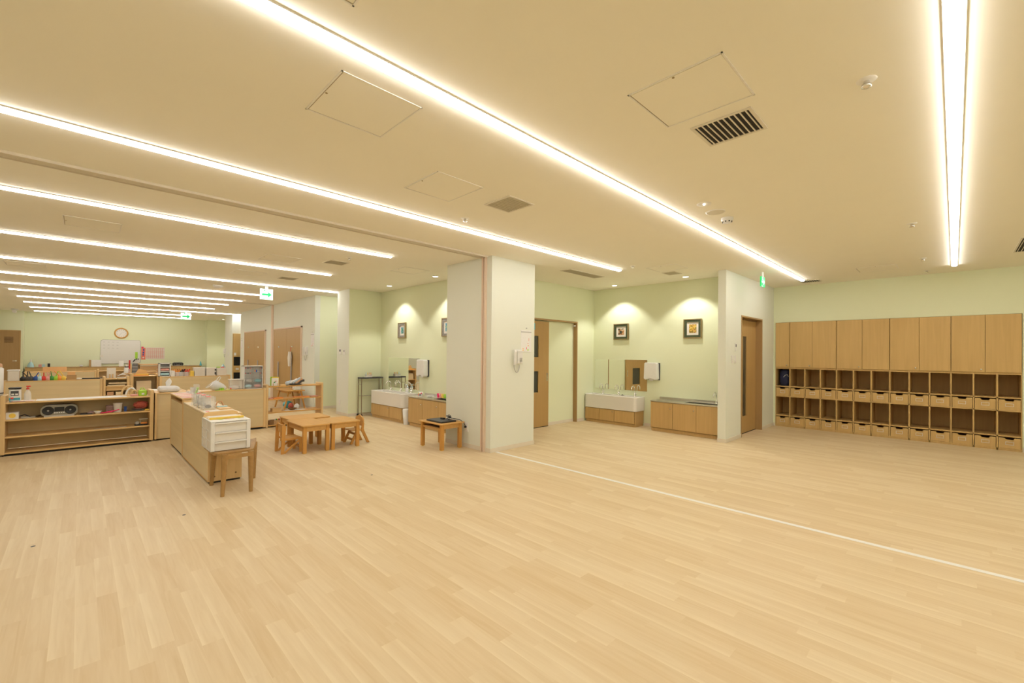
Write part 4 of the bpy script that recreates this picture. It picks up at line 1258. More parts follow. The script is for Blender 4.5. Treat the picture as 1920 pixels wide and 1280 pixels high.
# box shelf things
X = -13.7
t = thing('bread_box', 'curved-front wooden box in the open pine shelf', 'wooden box', (X, at(270, 715, x=X).y, .402))
a, b_ = at(256, 715, x=X).y, at(284, 715, x=X).y
part('box_body', MB().prism([(X, .402), (X - .22, .402), (X - .22, .62), (X - .06, .62), (X - .02, .56)], a, b_, 'y'), 'pine_light', t, world=True)
BT = .80 - .05
t = thing('handled_tray', 'wooden tray with raised handles and an orange edge', 'tray', (X, at(265, 700, x=X).y, BT))
a, b_ = at(250, 700, x=X).y, at(279, 700, x=X).y
part('tray_base', B(X - .25, a, BT, X, b_, BT + .015), 'orange', t, world=True)
part('tray_side', MB().prism([(a + .03, BT + .015), (b_ - .01, BT + .015), (b_ - .04, BT + .12), (a + .1, BT + .16)], X - .15, X - .13, 'x'), 'pine_edge', t, world=True)
part('tray_front', B(X - .02, a + .05, BT + .015, X - .01, b_, BT + .04), 'yellow', t, world=True)
# bottles and racks near px 237-250
X = -16.0
t = thing('side_table', 'small pine stand behind the open shelves carrying bottles and a sorter', 'stand', (X - .15, at(262, 690, x=X).y, 0))
a, b_ = at(233, 690, x=X).y, at(296, 690, x=X).y
part('stand_top', B(X - .35, a, .70, X, b_, .72), 'pine_edge', t, world=True)
for yy in (a + .02, b_ - .05):
    for xx in (X - .33, X - .05): part('leg', B(xx, yy, 0, xx + .03, yy + .03, .70), 'pine_post', t, world=True)
S = .72
t = thing('sanitizer_bottle', 'white pump bottle with a black cap beside the paint brushes', 'bottle', (X - .05, at(238, 690, x=X).y, S))
c = at(238, 690, x=X).y
part('bottle', MB().lathe([(.06, 0), (.06, .13), (.045, .16)], (X - .06, c, S), 14), 'white_plastic', t, world=True)
part('cap', MB().cyl((X - .06, c, S + .16), .045, .03), 'black_plastic', t, world=True)
part('pump', MB().cyl((X - .06, c, S + .19), .03, .05), 'white_plastic', t, world=True)
t = thing('brush_jar', 'clear jar of red and blue brushes beside the white pump bottle', 'jar', (X, at(243, 690, x=X).y, S))
c = at(243, 690, x=X).y
part('jar', MB().cyl((X - .03, c, S), .035, .12), 'clear_plastic', t, world=True)
part('brush', MB().tube([(X - .03, c, S + .02), (X - .03, c + .0, S + .36)], .02, 6), 'red', t, world=True)
part('brush', MB().tube([(X - .03, c + .03, S + .02), (X - .03, c + .05, S + .28)], .014, 6), 'light_blue', t, world=True)
t = thing('letter_sorter', 'wooden sorter with grey slots behind the handled tray', 'sorter', (X, at(253, 690, x=X).y, S))
a, b_ = at(247, 690, x=X).y, at(259, 690, x=X).y
part('sorter_body', B(X - .2, a, S, X - .02, b_, S + .26), 'dark_grey', t, world=True)
sb = MB()
for k in range(6): sb.box(X - .02, a + .01, S + .02 + k * .04, X - .012, b_ - .01, S + .035 + k * .04)
part('sorter_slats', sb, 'grey_plastic', t, world=True)
part('sorter_frame', B(X - .21, a - .03, S, X, a, S + .27).box(X - .21, b_, S, X, b_ + .03, S + .27), 'pine_post', t, world=True)
t = thing('plate_rack', 'wide orange wooden slatted rack standing before the wall chart', 'rack', (X, at(278, 690, x=X).y, S))
a, b_ = at(261.5, 690, x=X).y, at(296, 690, x=X).y
rk = MB()
for z in (0, .06, .11, .16, .21): rk.box(X - .18, a, S + z, X - .16, b_, S + z + .015).box(X - .04, a, S + z, X - .02, b_, S + z + .015)
part('rack_rails', rk, 'terracotta', t, world=True)
part('rack_end', B(X - .2, a - .02, S, X, a, S + .24).box(X - .2, b_, S, X, b_ + .02, S + .24), 'soft_orange', t, world=True)
part('rack_top', B(X - .2, a, S + .235, X - .0, b_, S + .25), 'soft_orange', t, world=True)

# ------------------------------------------------------------------ long shelf H things
X, HT = -13.42, .723
a, b_ = at(298.5, 700, x=X).y, at(320, 700, x=X).y
t = thing('drawer_tower', 'white letter tray tower with pink and green sheets, left end of the long shelf', 'trays', (X, (a + b_) / 2, HT))
part('tower_frame', B(X - .25, a, HT, X, a + .02, HT + .33).box(X - .25, b_ - .02, HT, X, b_, HT + .33).box(X - .25, a, HT + .31, X, b_, HT + .33).box(X - .25, a, HT + .0, X, b_, HT + .02).box(X - .25, a + .02, HT + .02, X - .24, b_ - .02, HT + .31), 'white_plastic', t, world=True)
part('sheets', B(X - .22, a + .03, HT + .15, X - .01, b_ - .03, HT + .2), 'pink', t, world=True, label='pink sheets')
part('sheets', B(X - .22, a + .03, HT + .04, X - .01, b_ - .03, HT + .09), 'light_blue', t, world=True, label='pale green sheets')
part('tray', B(X - .24, a + .02, HT + .12, X - .005, b_ - .02, HT + .135).box(X - .24, a + .02, HT + .22, X - .005, b_ - .02, HT + .235), 'white_plastic', t, world=True)
prop('basket', 320.5, 328, .14, X, HT, .15, 'paper', 'small white basket right of the letter tray tower', 'basket')
for k, (p0, p1, m, lab) in enumerate([(330, 335.5, 'orange', 'cup of orange and pink pens on the long shelf'), (338, 343, 'black_plastic', 'cup of black pens on the long shelf'), (347, 353, 'red', 'cup of red scissors on the long shelf')]):
    a, b_ = at(p0, 700, x=X).y, at(p1, 700, x=X).y
    c = (a + b_) / 2
    t = thing('pen_cup', lab, 'pen cup', (X - .06, c, HT))
    part('cup', MB().lathe([(.05, 0), (.055, .11), (.05, .11), (.045, .005)], (X - .06, c, HT), 14), 'clear_plastic', t, world=True)
    for j in range(4):
        part('pen', MB().tube([(X - .06, c, HT + .01), (X - .06 + .02 * (j - 1.5), c + .045 * (j - 1.5), HT + .17 + .01 * (j % 2))], .014, 6), m, t, world=True)
prop('storage_basket', 357.5, 364, .13, X, HT, .12, 'yellow', 'small yellow topped tub beside the ribbed white basket', 'tub')
a, b_ = at(365, 700, x=X).y, at(384.5, 700, x=X).y
t = thing('storage_basket', 'ribbed white plastic basket on the long shelf', 'basket', (X, (a + b_) / 2, HT))
part('basket_body', B(X - .22, a, HT, X - .004, b_, HT + .19), 'white_plastic', t, world=True)
rb = MB()
for k in range(8): rb.box(X - .004, a + .02 + k * (b_ - a - .03) / 8, HT + .01, X, a + .04 + k * (b_ - a - .03) / 8, HT + .16)
part('basket_ribs', rb, 'cream_plastic', t, world=True)
part('basket_rim', B(X - .23, a - .01, HT + .19, X + .01, b_ + .01, HT + .21), 'white_plastic', t, world=True)
a, b_ = at(387, 700, x=X).y, at(405, 700, x=X).y
t = thing('storage_box', 'pale translucent box with a black clasp, left of its twin on the long shelf', 'box', (X, (a + b_) / 2, HT))
part('box_body', B(X - .22, a, HT, X, b_, HT + .2), 'cream_plastic', t, world=True, bevel=.006)
part('clasp', B(X, b_ - .03, HT + .13, X + .01, b_ - .0, HT + .17).box(X, b_ - .03, HT + .03, X + .01, b_, HT + .09), 'dark_grey', t, world=True)
a, b_ = at(406.5, 700, x=X).y, at(425, 700, x=X).y
t = thing('storage_box', 'pale translucent box with coloured tabs, right end of the long shelf', 'box', (X, (a + b_) / 2, HT))
part('box_body', B(X - .22, a, HT, X, b_, HT + .2), 'cream_plastic', t, world=True, bevel=.006)
part('tab', B(X - .1, a + .01, HT + .2, X - .05, a + .08, HT + .225), 'lime', t, world=True)
part('tab', B(X - .1, a + .1, HT + .2, X - .05, a + .17, HT + .225), 'red', t, world=True)
solo('glass_flask', MB().lathe([(.05, 0), (.05, .02), (.02, .06), (.012, .09)], (X - .1, b_ - .06, HT + .20), 14), 'light_blue', 'tiny pale blue flask on the rightmost storage box', 'flask')

# ------------------------------------------------------------------ tissue, sheets, acrylic boxes
t = thing('tissue_pack', 'soft white tissue packet with a tissue standing up', 'tissues', (-8.7, .99, .715))
part('packet', B(-8.80, .87, .7155, -8.50, 1.13, .80), 'cloth_white', t, world=True, bevel=.038)
part('tissue', MB().rings([[(-8.66 + r_ * cos(k * pi / 4) * .4, .99 + .005 * i_ + r_ * sin(k * pi / 4), z) for k in range(8)] for i_, (r_, z) in enumerate(((.02, .795), (.03, .82), (.04, .86), (.03, .89), (.006, .92)))]), 'paper', t, world=True)
solo('table_cloth', B(-9.3, .85, .715, -8.95, 1.19, .72), 'paper', 'white paper sheet beneath the tissue packet', 'paper')
t = thing('printed_sheets', 'overlapping red bordered sheets on the pine shelf top', 'papers', (-7.5, 1.1, .745))
for k in range(4):
    x = LX[0] + .03 + k * .25
    part('sheet', B(x, LY0 + .012, .745 + k * .0005, x + .23, LY1 - .01, .7475 + k * .0005), 'poster_grid', t, world=True)
    part('sheet_border', B(x + .19, LY0 + .014, .7475 + k * .0005, x + .23, LY1 - .012, .7485 + k * .0005), 'red', t, world=True)
    part('sheet_border', B(x, LY0 + .014, .7475 + k * .0005, x + .012, LY1 - .012, .7485 + k * .0005), 'paper', t, world=True)
t = thing('jar_tray', 'clear tray of small jars standing on the sheets', 'tray', (-7.85, 1.2, .75))
part('tray', B(-7.93, 1.12, .7515, -7.62, 1.25, .765), 'clear_plastic', t, world=True)
for k in range(4): part('jar', MB().cyl((-7.89 + k * .075, 1.19, .765), .028, .055), 'clear_plastic', t, world=True)
MTT = MT - .002
t = thing('tall_vase', 'tall clear cylinder with green stems on the nearest pine shelf', 'vase', (-6.62, 1.04, MTT))
part('cylinder', MB().lathe([(.032, 0), (.032, .24), (.029, .24), (.029, .004)], (-6.62, 1.04, MTT), 20), 'acrylic', t, world=True)
part('stems', MB().tube([(-6.62, 1.04, MTT + .005), (-6.62, 1.045, MTT + .15)], .008).tube([(-6.61, 1.03, MTT + .12), (-6.6, 1.05, MTT + .2)], .012), 'lime', t, world=True)


def acrylic_case(x, y, w, h, label):
    t = thing('acrylic_case', label, 'display case', (x, y, MTT))
    s = MB().box(x - w / 2, y - .06, MTT, x - w / 2 + .003, y + .06, MTT + h).box(x + w / 2 - .003, y - .06, MTT, x + w / 2, y + .06, MTT + h)
    s.box(x - w / 2, y - .06, MTT + h, x + w / 2, y + .06, MTT + h + .003).box(x - w / 2, y + .057, MTT, x + w / 2, y + .06, MTT + h)
    part('case_shell', s, 'acrylic', t, world=True)
    eg = MB()
    for a_, b__ in ((x - w / 2, y - .06), (x + w / 2 - .004, y - .06), (x - w / 2, y + .056), (x + w / 2 - .004, y + .056)): eg.box(a_, b__, MTT, a_ + .004, b__ + .004, MTT + h + .004)
    eg.box(x - w / 2, y - .06, MTT + h, x + w / 2, y - .055, MTT + h + .005)
    part('case_edges', eg, 'paper', t, world=True)
    part('case_base', B(x - w / 2 + .004, y - .05, MTT, x + w / 2 - .004, y + .05, MTT + .012), 'pine_light', t, world=True)
    part('red_tab', B(x - w / 2 + .02, y - .02, MTT + h + .003, x + w / 2 - .02, y + .02, MTT + h + .006), 'red', t, world=True)
    part('exhibit', MB().ell((x, y, MTT + .035), w * .25, .03, .02, lump=.2), 'dark_grey', t, world=True)
    return t


acrylic_case(-6.40, 1.03, .13, .14, 'clear acrylic case next to the tall clear cylinder')
acrylic_case(-6.12, 1.03, .12, .14, 'clear acrylic case in the middle of three')
acrylic_case(-5.86, 1.03, .11, .14, 'clear acrylic case closest to the white drawers')
t = thing('wooden_tray', 'wooden tray with a green strip on the nearest pine shelf', 'tray', (-5.95, 1.16, MTT))
part('tray_base', B(-6.1, 1.12, MTT, -5.75, 1.235, MTT + .01), 'pine_edge', t, world=True)
part('green_strip', B(-5.98, 1.13, MTT + .01, -5.92, 1.23, MTT + .02), 'light_blue', t, world=True)
part('tray_handle', MB().tube([(-6.08, 1.14, MTT + .01), (-6.08, 1.16, MTT + .06), (-6.08, 1.2, MTT + .06), (-6.08, 1.22, MTT + .01)], .008), 'terracotta', t, world=True)
t = thing('mat_sheet', 'white paper mat with a red mark on the nearest pine shelf', 'paper', (-5.6, 1.05, MTT))
part('sheet', B(-5.75, .96, MTT, -5.45, 1.10, MTT + .002), 'paper', t, world=True)
part('red_mark', B(-5.66, .97, MTT + .002, -5.62, 1.0, MTT + .003), 'red', t, world=True)

# ------------------------------------------------------------------ long closed unit: bag, toys, drawers
ZU = UT
X = -8.62
t = thing('plastic_bag', 'white plastic bag with knotted handles lying on the closed pine shelf', 'bag', (X, at(408, 725, x=X).y, ZU))
c = at(409, 725, x=X).y
part('bag_body', MB().rings([[(X - .05 + .09 * r_ * cos(k * pi / 8), c + dy * 1.25, max(ZU + .001, ZU + dz * 1.3 + .085 * r_ * sin(k * pi / 8))) for k in range(16)] for dy, dz, r_ in ((-.085, .05, .15), (-.06, .055, .8), (-.02, .06, 1.05), (.03, .045, .85), (.08, .03, .55), (.10, .025, .2))]), 'cloth_white', t, world=True)
part('bag_handle', MB().tube([(X, c - .03, ZU + .15), (X, c - .01, ZU + .20), (X, c + .02, ZU + .23), (X, c + .035, ZU + .21), (X, c + .0, ZU + .15)], .007), 'paper', t, world=True)
part('bag_handle', MB().tube([(X, c - .08, ZU + .10), (X, c - .15, ZU + .05), (X, c - .175, ZU + .05), (X, c - .10, ZU + .12)], .007), 'paper', t, world=True)
t = thing('toy_tray', 'bright green toy tray with blocks in front of the plastic bag', 'toy', (-8.56, at(420, 735, x=-8.56).y, ZU))
a, b_ = at(404, 735, x=-8.56).y, at(434.5, 735, x=-8.56).y
part('tray', B(-8.59, a, ZU, -8.55, b_, ZU + .008), 'lime', t, world=True)
part('block', B(-8.59, a + .06, ZU + .008, -8.56, a + .085, ZU + .035), 'lime', t, world=True)
part('block', B(-8.59, a + .09, ZU + .008, -8.56, a + .12, ZU + .038), 'lime', t, world=True)
part('block', B(-8.585, b_ - .02, ZU + .008, -8.56, b_ - .006, ZU + .034), 'red', t, world=True, label='red block')
solo('plastic_bag', MB().ell((X - .03, at(440, 730, x=X).y, ZU + .035), .06, .08, .036, 16, 9, cut=.05, lump=.25, seed=12), 'clear_plastic', 'clear bag of small white toys beside the green toy tray', 'bag')
t = thing('storage_bin', 'grey translucent bin left of the clear drawer tower', 'bin', (X - .12, at(444, 720, x=X).y, ZU))
a, b_ = at(431, 715, x=-8.7).y, at(456, 715, x=-8.7).y
part('bin_body', B(-8.84, a + .005, ZU, -8.70, b_ - .003, ZU + .16), 'clear_plastic', t, world=True, bevel=.01)
part('bin_rim', B(-8.85, a, ZU + .16, -8.69, b_, ZU + .17), 'cream_plastic', t, world=True)
a, b_ = at(457.5, 715, x=-8.66).y, at(503, 715, x=-8.66).y
b_ = min(b_, 2.33)
t = thing('drawer_tower', 'clear plastic drawer tower of toys with red and black dots', 'drawers', (-8.74, (a + b_) / 2, ZU + .004))
hT = .40
fr = MB().box(-8.84, a, ZU + .004, -8.66, a + .008, ZU + hT).box(-8.84, b_ - .008, ZU + .004, -8.66, b_, ZU + hT).box(-8.84, a, ZU + hT - .01, -8.66, b_, ZU + hT).box(-8.84, a, ZU + .004, -8.835, b_, ZU + hT)
part('tower_frame', fr, 'white_plastic', t, world=True)
m_ = (a + b_) / 2
cols = ['light_blue', 'pink', 'grey_plastic', 'teal', 'soft_orange', 'blue', 'lime', 'pink']
for i in range(4):
    for j in range(2):
        y0_, y1_ = (a + .01, m_ - .004) if j == 0 else (m_ + .004, b_ - .01)
        z0_ = ZU + .01 + i * (hT - .03) / 4
        d = part('drawer', B(-8.825, y0_, z0_, -8.655, y1_, z0_ + (hT - .03) / 4 - .008), 'acrylic', t, world=True)
        if i < 2: part('toys', MB().ell((-8.70, (y0_ + y1_) / 2, z0_ + .035), .03, (y1_ - y0_) * .4, .028, lump=.5, seed=i * 2 + j), cols[i * 2 + j], d, world=True)
for i, zz in enumerate((ZU + .36, ZU + .27)):
    for yy, m in ((a + .02, 'red'), (a + .045, 'black_plastic'), (a + .068, 'black_plastic'), (a + .094, 'red'), (b_ - .045, 'red'), (b_ - .02, 'black_plastic')):
        part('dot_sticker', MB().cyl((-8.655, yy, zz), .008, .002, 'x', n=10), m, t, world=True)
part('blue_toy', B(-8.654, m_ + .03, ZU + .29, -8.65, m_ + .05, ZU + .33), 'blue', t, world=True)
part('orange_toy', B(-8.654, m_ + .012, ZU + .3, -8.65, m_ + .03, ZU + .325), 'orange', t, world=True)
solo('paper_sheet', B(-8.65, a + .02, UT, -8.56, 2.29, UT + .004), 'paper', 'white sheet in front of the clear drawer tower', 'paper')

# ------------------------------------------------------------------ open shelf N things
X = -8.62
for k, (dy, m, h_, lab) in enumerate(((0, 'paper', .15, 'pale picture book at the back of the book group'), (.012, 'lime', .165, 'lime picture book behind the white one'), (.03, 'yellow', .16, 'yellow picture book on the open shelf'), (.018, 'paper', .145, 'white picture book with a green drawing at the front'))):
    bx = X - .06 + k * .018
    y0_ = 2.44 + dy
    t = thing('picture_book', lab, 'book', (bx, y0_ + .06, NS[0] + .006), group='picture books on the open shelf')
    part('cover', B(bx, y0_, NS[0] + .006, bx + .01, y0_ + .115, NS[0] + h_), m, t, world=True)
    if k == 3:
        part('drawing', MB().prism([(y0_ + .03, NS[0] + .05), (y0_ + .06, NS[0] + .06), (y0_ + .07, NS[0] + .08), (y0_ + .04, NS[0] + .075)], bx + .01, bx + .011, 'x'), 'green', t, world=True)
        part('drawing_red', B(bx + .01, y0_ + .055, NS[0] + .085, bx + .011, y0_ + .085, NS[0] + .092), 'red', t, world=True)
t = thing('book_stand', 'small wooden stand holding the picture books', 'book stand', (X, 2.5, NS[0]))
part('stand_base', B(X - .08, 2.43, NS[0], X + .03, 2.58, NS[0] + .0055), 'pine_post', t, world=True)
part('stand_peg', B(X + .012, 2.48, NS[0] + .0055, X + .02, 2.487, NS[0] + .05), 'terracotta', t, world=True)
part('stand_peg', B(X + .012, 2.55, NS[0] + .0055, X + .02, 2.557, NS[0] + .05), 'terracotta', t, world=True)
solo('wooden_box', B(-8.68, 2.60, NS[0], -8.6, 2.69, NS[0] + .022), 'pine_edge', 'low wooden box between the books and the cloths', 'box')
t = thing('folded_blankets', 'crumpled blue and brown striped cloths on the open shelf', 'cloth', (-8.68, 2.85, NS[0]))
Z0 = NS[0]
part('cloth_head', MB().ell((-8.65, 2.735, Z0 + .04), .04, .038, .038, lump=.12, seed=2), 'cloth_blue', t, world=True)
for k, (ya, za, yb, zb, r_, m) in enumerate(((2.76, .03, 2.87, .075, .030, 'cloth_blue'), (2.79, .03, 2.92, .10, .026, 'cloth_white'), (2.83, .03, 2.97, .115, .026, 'cloth_blue'), (2.88, .03, 3.0, .10, .024, 'terracotta'), (2.92, .028, 3.03, .085, .022, 'cloth_dark'))):
    pts_ = [(-8.70 + .012 * k, ya + (yb - ya) * u, Z0 + za + (zb - za) * (u ** .7) + .008 * sin(6 * u + k)) for u in (0, .2, .4, .6, .8, 1)]
    part('cloth_fold', MB().tube(pts_, r_, 10), m, t, world=True)
part('cloth_strap', MB().ell((-8.65, 2.87, Z0 + .016), .055, .12, .015, lump=.3, seed=8), 'cloth_dark', t, world=True)
for k, (y0_, y1_, z, h_, m, nm, cat, lab) in enumerate([
        (2.50, 2.66, NS[1], .018, 'orange', 'tray', 'tray', 'orange tray on the second board of the open shelf'),
        (2.43, 2.49, NS[1], .012, 'pink', 'paper_pad', 'paper', 'pink pad at the left of the second board'),
        (2.86, 3.12, NS[1], .012, 'orange', 'tray', 'tray', 'flat orange and white tray at the right of the second board'),
        (3.15, 3.28, NS[1], .01, 'pink', 'paper_pad', 'paper', 'pale pink pad at the right end of the second board'),
        (2.48, 2.63, NS[2], .06, 'pine_edge', 'wooden_box', 'box', 'wooden box on the third board of the open shelf'),
        (2.70, 3.05, NS[2], .008, 'paper', 'paper_pad', 'paper', 'white tray paper under the dark bowl')]):
    solo(nm, B(-8.75, y0_, z, -8.62, y1_, z + h_), m, lab, cat, bevel=.002)
solo('bowl', MB().lathe([(.03, 0), (.055, .02), (.06, .035), (.05, .035), (.03, .01)], (-8.66, 2.83, NS[2] + .008), 20, sy=1.35), 'dark_wood', 'dark brown oval bowl on the third board of the open shelf', 'bowl')
t = thing('crayon_box', 'wooden box of coloured crayons on the bottom board of the open shelf', 'box', (-8.66, 2.53, NS[3]))
part('box_body', B(-8.76, 2.43, NS[3], -8.6, 2.68, NS[3] + .07), 'cardboard', t, world=True, bevel=.002)
part('box_end', B(-8.6, 2.43, NS[3], -8.597, 2.5, NS[3] + .09), 'dark_wood', t, world=True)
for k, m in enumerate(('paper', 'green', 'yellow', 'red', 'blue')):
    part('crayon', MB().cyl((-8.64, 2.53 + k * .022, NS[3] + .07), .009, .025, n=10), m, t, world=True)

# ------------------------------------------------------------------ low table by the cupboard doors
t = thing('folding_table', 'low wooden table with splayed legs by the double brown doors', 'table', (-11.3, 3.65, 0))
part('tabletop', B(-11.75, 3.45, .42, -10.95, 3.86, .445), 'beech', t, world=True, bevel=.006)
for sx in (-11.68, -11.02):
    for sy, ey in ((3.52, 3.42), (3.79, 3.88)):
        part('leg', MB().bar((sx, sy, .42), (sx, ey, 0), .035, .03), 'beech_leg', t, world=True)
part('stretcher', B(-11.68, 3.54, .36, -11.02, 3.57, .42).box(-11.68, 3.74, .36, -11.02, 3.77, .42), 'beech_leg', t, world=True)
solo('storage_box', B(-11.12, 3.62, .445, -10.98, 3.78, .58), 'white_plastic', 'white box on the low table by the double doors', 'box', bevel=.02)
solo('ball', MB().ell((-11.35, 3.6, .085), .08, .11, .085), 'teal', 'teal round cushion under the low table by the double doors', 'cushion')
solo('soft_toy', MB().ell((-11.12, 3.60, .07), .06, .06, .07, lump=.15, seed=6), 'red_pattern', 'red soft toy under the low table by the double doors', 'toy')
solo('soft_toy', MB().ell((-10.96, 3.68, .065), .05, .06, .065, lump=.15, seed=6), 'cloth_white', 'whitish soft toy under the low table by the double doors', 'toy')
t = thing('hanging_bag', 'flat white cardboard bag hung on the handle of the double brown door', 'bag', (-12.13, 3.89, 1.0))
part('bag_body', MB().prism([(-12.15, .98), (-12.05, .98), (-12.02, 1.2), (-12.08, 1.36), (-12.14, 1.36), (-12.20, 1.2)], 3.85, 3.895, 'y'), 'cream_plastic', t, world=True)
part('bag_strap', MB().tube([(-12.1, 3.89, 1.35), (-12.12, 3.905, 1.48)], .006), 'red', t, world=True)

# ------------------------------------------------------------------ low tables and chairs
ZT = .375


def low_table(x0, x1, y0, y1, label):
    t = thing('kids_table', label, 'table', ((x0 + x1) / 2, (y0 + y1) / 2, 0), group='low wooden tables for toddlers')
    r = .03
    pts = []
    for cx_, cy_, a0 in ((x1 - r, y1 - r, 0), (x0 + r, y1 - r, pi / 2), (x0 + r, y0 + r, pi), (x1 - r, y0 + r, 1.5 * pi)):
        for k in range(4): pts.append((cx_ + r * cos(a0 + k * pi / 6), cy_ + r * sin(a0 + k * pi / 6)))
    part('tabletop', MB().prism(pts, ZT - .02, ZT, 'z'), 'beech', t, world=True, bevel=.004)
    i = .012; L_ = .048
    for xx in (x0 + i, x1 - i - L_):
        for yy in (y0 + i, y1 - i - L_):
            lg = part('leg', B(xx, yy, .006, xx + L_, yy + L_, ZT - .02), 'beech_leg', t, world=True, bevel=.004)
            part('foot_pad', B(xx + .006, yy + .006, 0, xx + L_ - .006, yy + L_ - .006, .006), 'yellow', lg, world=True)
    ap = MB().box(x0 + i + L_, y0 + i + .01, ZT - .085, x1 - i - L_, y0 + i + .03, ZT - .02).box(x0 + i + L_, y1 - i - .03, ZT - .085, x1 - i - L_, y1 - i - .01, ZT - .02)
    ap.box(x0 + i + .01, y0 + i + L_, ZT - .085, x0 + i + .03, y1 - i - L_, ZT - .02).box(x1 - i - .03, y0 + i + L_, ZT - .085, x1 - i - .01, y1 - i - L_, ZT - .02)
    part('apron', ap, 'beech', t, world=True)
    return t


low_table(-6.72, -6.05, 2.11, 2.483, 'low wooden children table nearest the left chairs')
low_table(-6.60, -6.05, 2.487, 2.915, 'low wooden children table beside the right-hand chair')
low_table(-7.22, -6.735, 2.17, 2.76, 'low wooden children table behind the other two')


def chair_a(x, y, label, rz=0):
    """armchair-like toddler chair, faces +y"""
    t = thing('kids_chair', label, 'chair', (x, y, 0), rz, group='wooden toddler chairs at the low tables')
    w = .125
    part('seat', B(-w + .02, -.08, .185, w - .02, .13, .2), 'beech', t, bevel=.006)
    for s in (-1, 1):
        fr = MB()
        xx = s * w
        fr.prism([(-.135, 0), (-.095, 0), (-.085, .2), (-.075, .36), (-.10, .40), (-.125, .36), (-.13, .2)], xx - .011, xx + .011, 'x')
        fr.prism([(-.11, .012), (-.085, .0), (.115, .165), (.115, .195)], xx - .010, xx + .010, 'x')
        fr.prism([(.095, 0), (.13, 0), (.13, .2), (.10, .21), (-.09, .2), (-.09, .175), (.095, .175)], xx - .009, xx + .009, 'x')
        part('side_frame', fr, 'beech_leg', t, bevel=.003)
    pts = []
    for k in range(7):
        a = -pi / 3 + k * pi / 9
        pts.append((.125 * sin(a) / sin(pi / 3), -.085 - .03 * cos(a)))
    inner = [(a * .98, b_ + .014) for a, b_ in pts[::-1]]
    part('backrest', MB().prism(pts + inner, .28, .385, 'z'), 'beech', t, bevel=.003)
    part('stretcher', B(-w + .01, .10, .06, w - .01, .115, .09), 'beech_leg', t)
    return t


chair_a(-6.37, 2.04, 'toddler chair with a diagonal brace at the near left table corner')


def chair_b(x, y, label, rz=0):
    """A-frame toddler chair, faces -y"""
    t = thing('kids_chair', label, 'chair', (x, y, 0), rz, group='wooden toddler chairs at the low tables')
    w = .115
    part('seat', B(-w - .01, -.13, .19, w + .01, .07, .205), 'beech', t, bevel=.006)
    for s in (-1, 1):
        fr = MB().prism([(-.15, 0), (-.112, 0), (-.02, .19), (-.06, .19)], s * w - .011, s * w + .011, 'x')
        part('leg', fr, 'beech_leg', t, bevel=.003)
        fr = MB().prism([(.115, 0), (.155, 0), (.06, .205), (.07, .3), (.04, .3), (.02, .19)], s * w - .011, s * w + .011, 'x')
        part('leg', fr, 'beech_leg', t, bevel=.003)
    pts = []
    for k in range(13):
        a = pi * k / 12
        pts.append((.13 * cos(a), .32 + .08 * sin(a) + .012 * abs(sin(3 * a))))
    pts += [(-.11, .25), (.11, .25)]
    part('backrest', MB().prism(pts, .045, .065, 'y'), 'beech', t, bevel=.004)
    part('stretcher', B(-w + .01, -.1, .05, w - .01, -.085, .08).box(-w + .01, -.07, .13, w - .01, -.055, .16), 'beech_leg', t)
    return t


chair_b(-6.36, 2.99, 'toddler chair with a rounded back and splayed legs at the right of the low tables')

# ------------------------------------------------------------------ stool with white drawers
t = thing('stool', 'brown wooden saddle stool under the white drawer box', 'stool', (-5.03, 1.15, 0))
rs = []
for xa, ya, yb, up in ((-4.835, .925, 1.215, 0), (-4.86, .91, 1.235, .002), (-5.0, .90, 1.28, .006), (-5.15, .90, 1.33, .014), (-5.30, .90, 1.37, .022), (-5.33, .91, 1.37, .022)):
    ring = []
    edge = xa in (-4.835, -5.33)
    th = .008 if edge else .013
    n_ = 8
    for i in range(n_ + 1):
        u = i / n_
        ring.append((xa, ya + (yb - ya) * u, .39 + th + up * max(0, u - .75) * 4))
    for i in range(n_ + 1):
        u = 1 - i / n_
        ring.append((xa, ya + (yb - ya) * u, .39 - th + up * max(0, u - .75) * 4))
    rs.append(ring)
part('seat', MB().rings(rs, smooth=False), 'oak_stool', t, world=True, bevel=.004)
for (lx, ly) in ((-5.28, .965), (-4.80, .965), (-4.80, 1.20), (-5.28, 1.345)):
    ly2 = ly + (.02 if ly < 1.1 else -.0)
    tx_ = lx + (.015 if lx < -5 else -.015)
    part('leg', MB().rings([[(x_ + r_ * (cos(pi / 4 + k * pi / 4)), y_ + r_ * (sin(pi / 4 + k * pi / 4)), z_) for k in range(8)] for x_, y_, z_, r_ in ((lx, ly, 0, .017), (tx_, ly2, .372, .027), (tx_, ly2, .389, .027))]), 'oak_stool', t, world=True)
part('apron', MB().box(-4.81, .99, .345, -4.79, 1.2, .378).box(-5.29, .99, .345, -5.27, 1.33, .378), 'oak_stool', t, world=True)

t = thing('drawer_box', 'white three-drawer plastic box standing on the wooden stool', 'drawers', (-5.13, 1.05, .407))
z0, z1 = .4065, .69
x0, x1, y0, y1 = -5.325, -4.90, .885, 1.215
part('body', MB().box(x0, y0 + .004, z0, x1 - .018, y1 - .004, z1 - .008), 'cream_plastic', t, world=True)
part('top', MB().box(x0 - .003, y0, z1 - .010, x1, y1, z1), 'white_plastic', t, world=True, bevel=.004)
fr = MB()
for xx in (x0, (x0 + x1) / 2 - .015, x1 - .045):
    fr.box(xx, y0, z0, xx + .03, y0 + .004, z1 - .01).box(xx, y1 - .004, z0, xx + .03, y1, z1 - .01)
for k in range(4):
    zz = z0 + (z1 - z0 - .014) * k / 3
    fr.box(x0, y0, zz, x1 - .018, y0 + .003, zz + .012).box(x0, y1 - .003, zz, x1 - .018, y1, zz + .012)
part('side_ribs', fr, 'white_plastic', t, world=True)
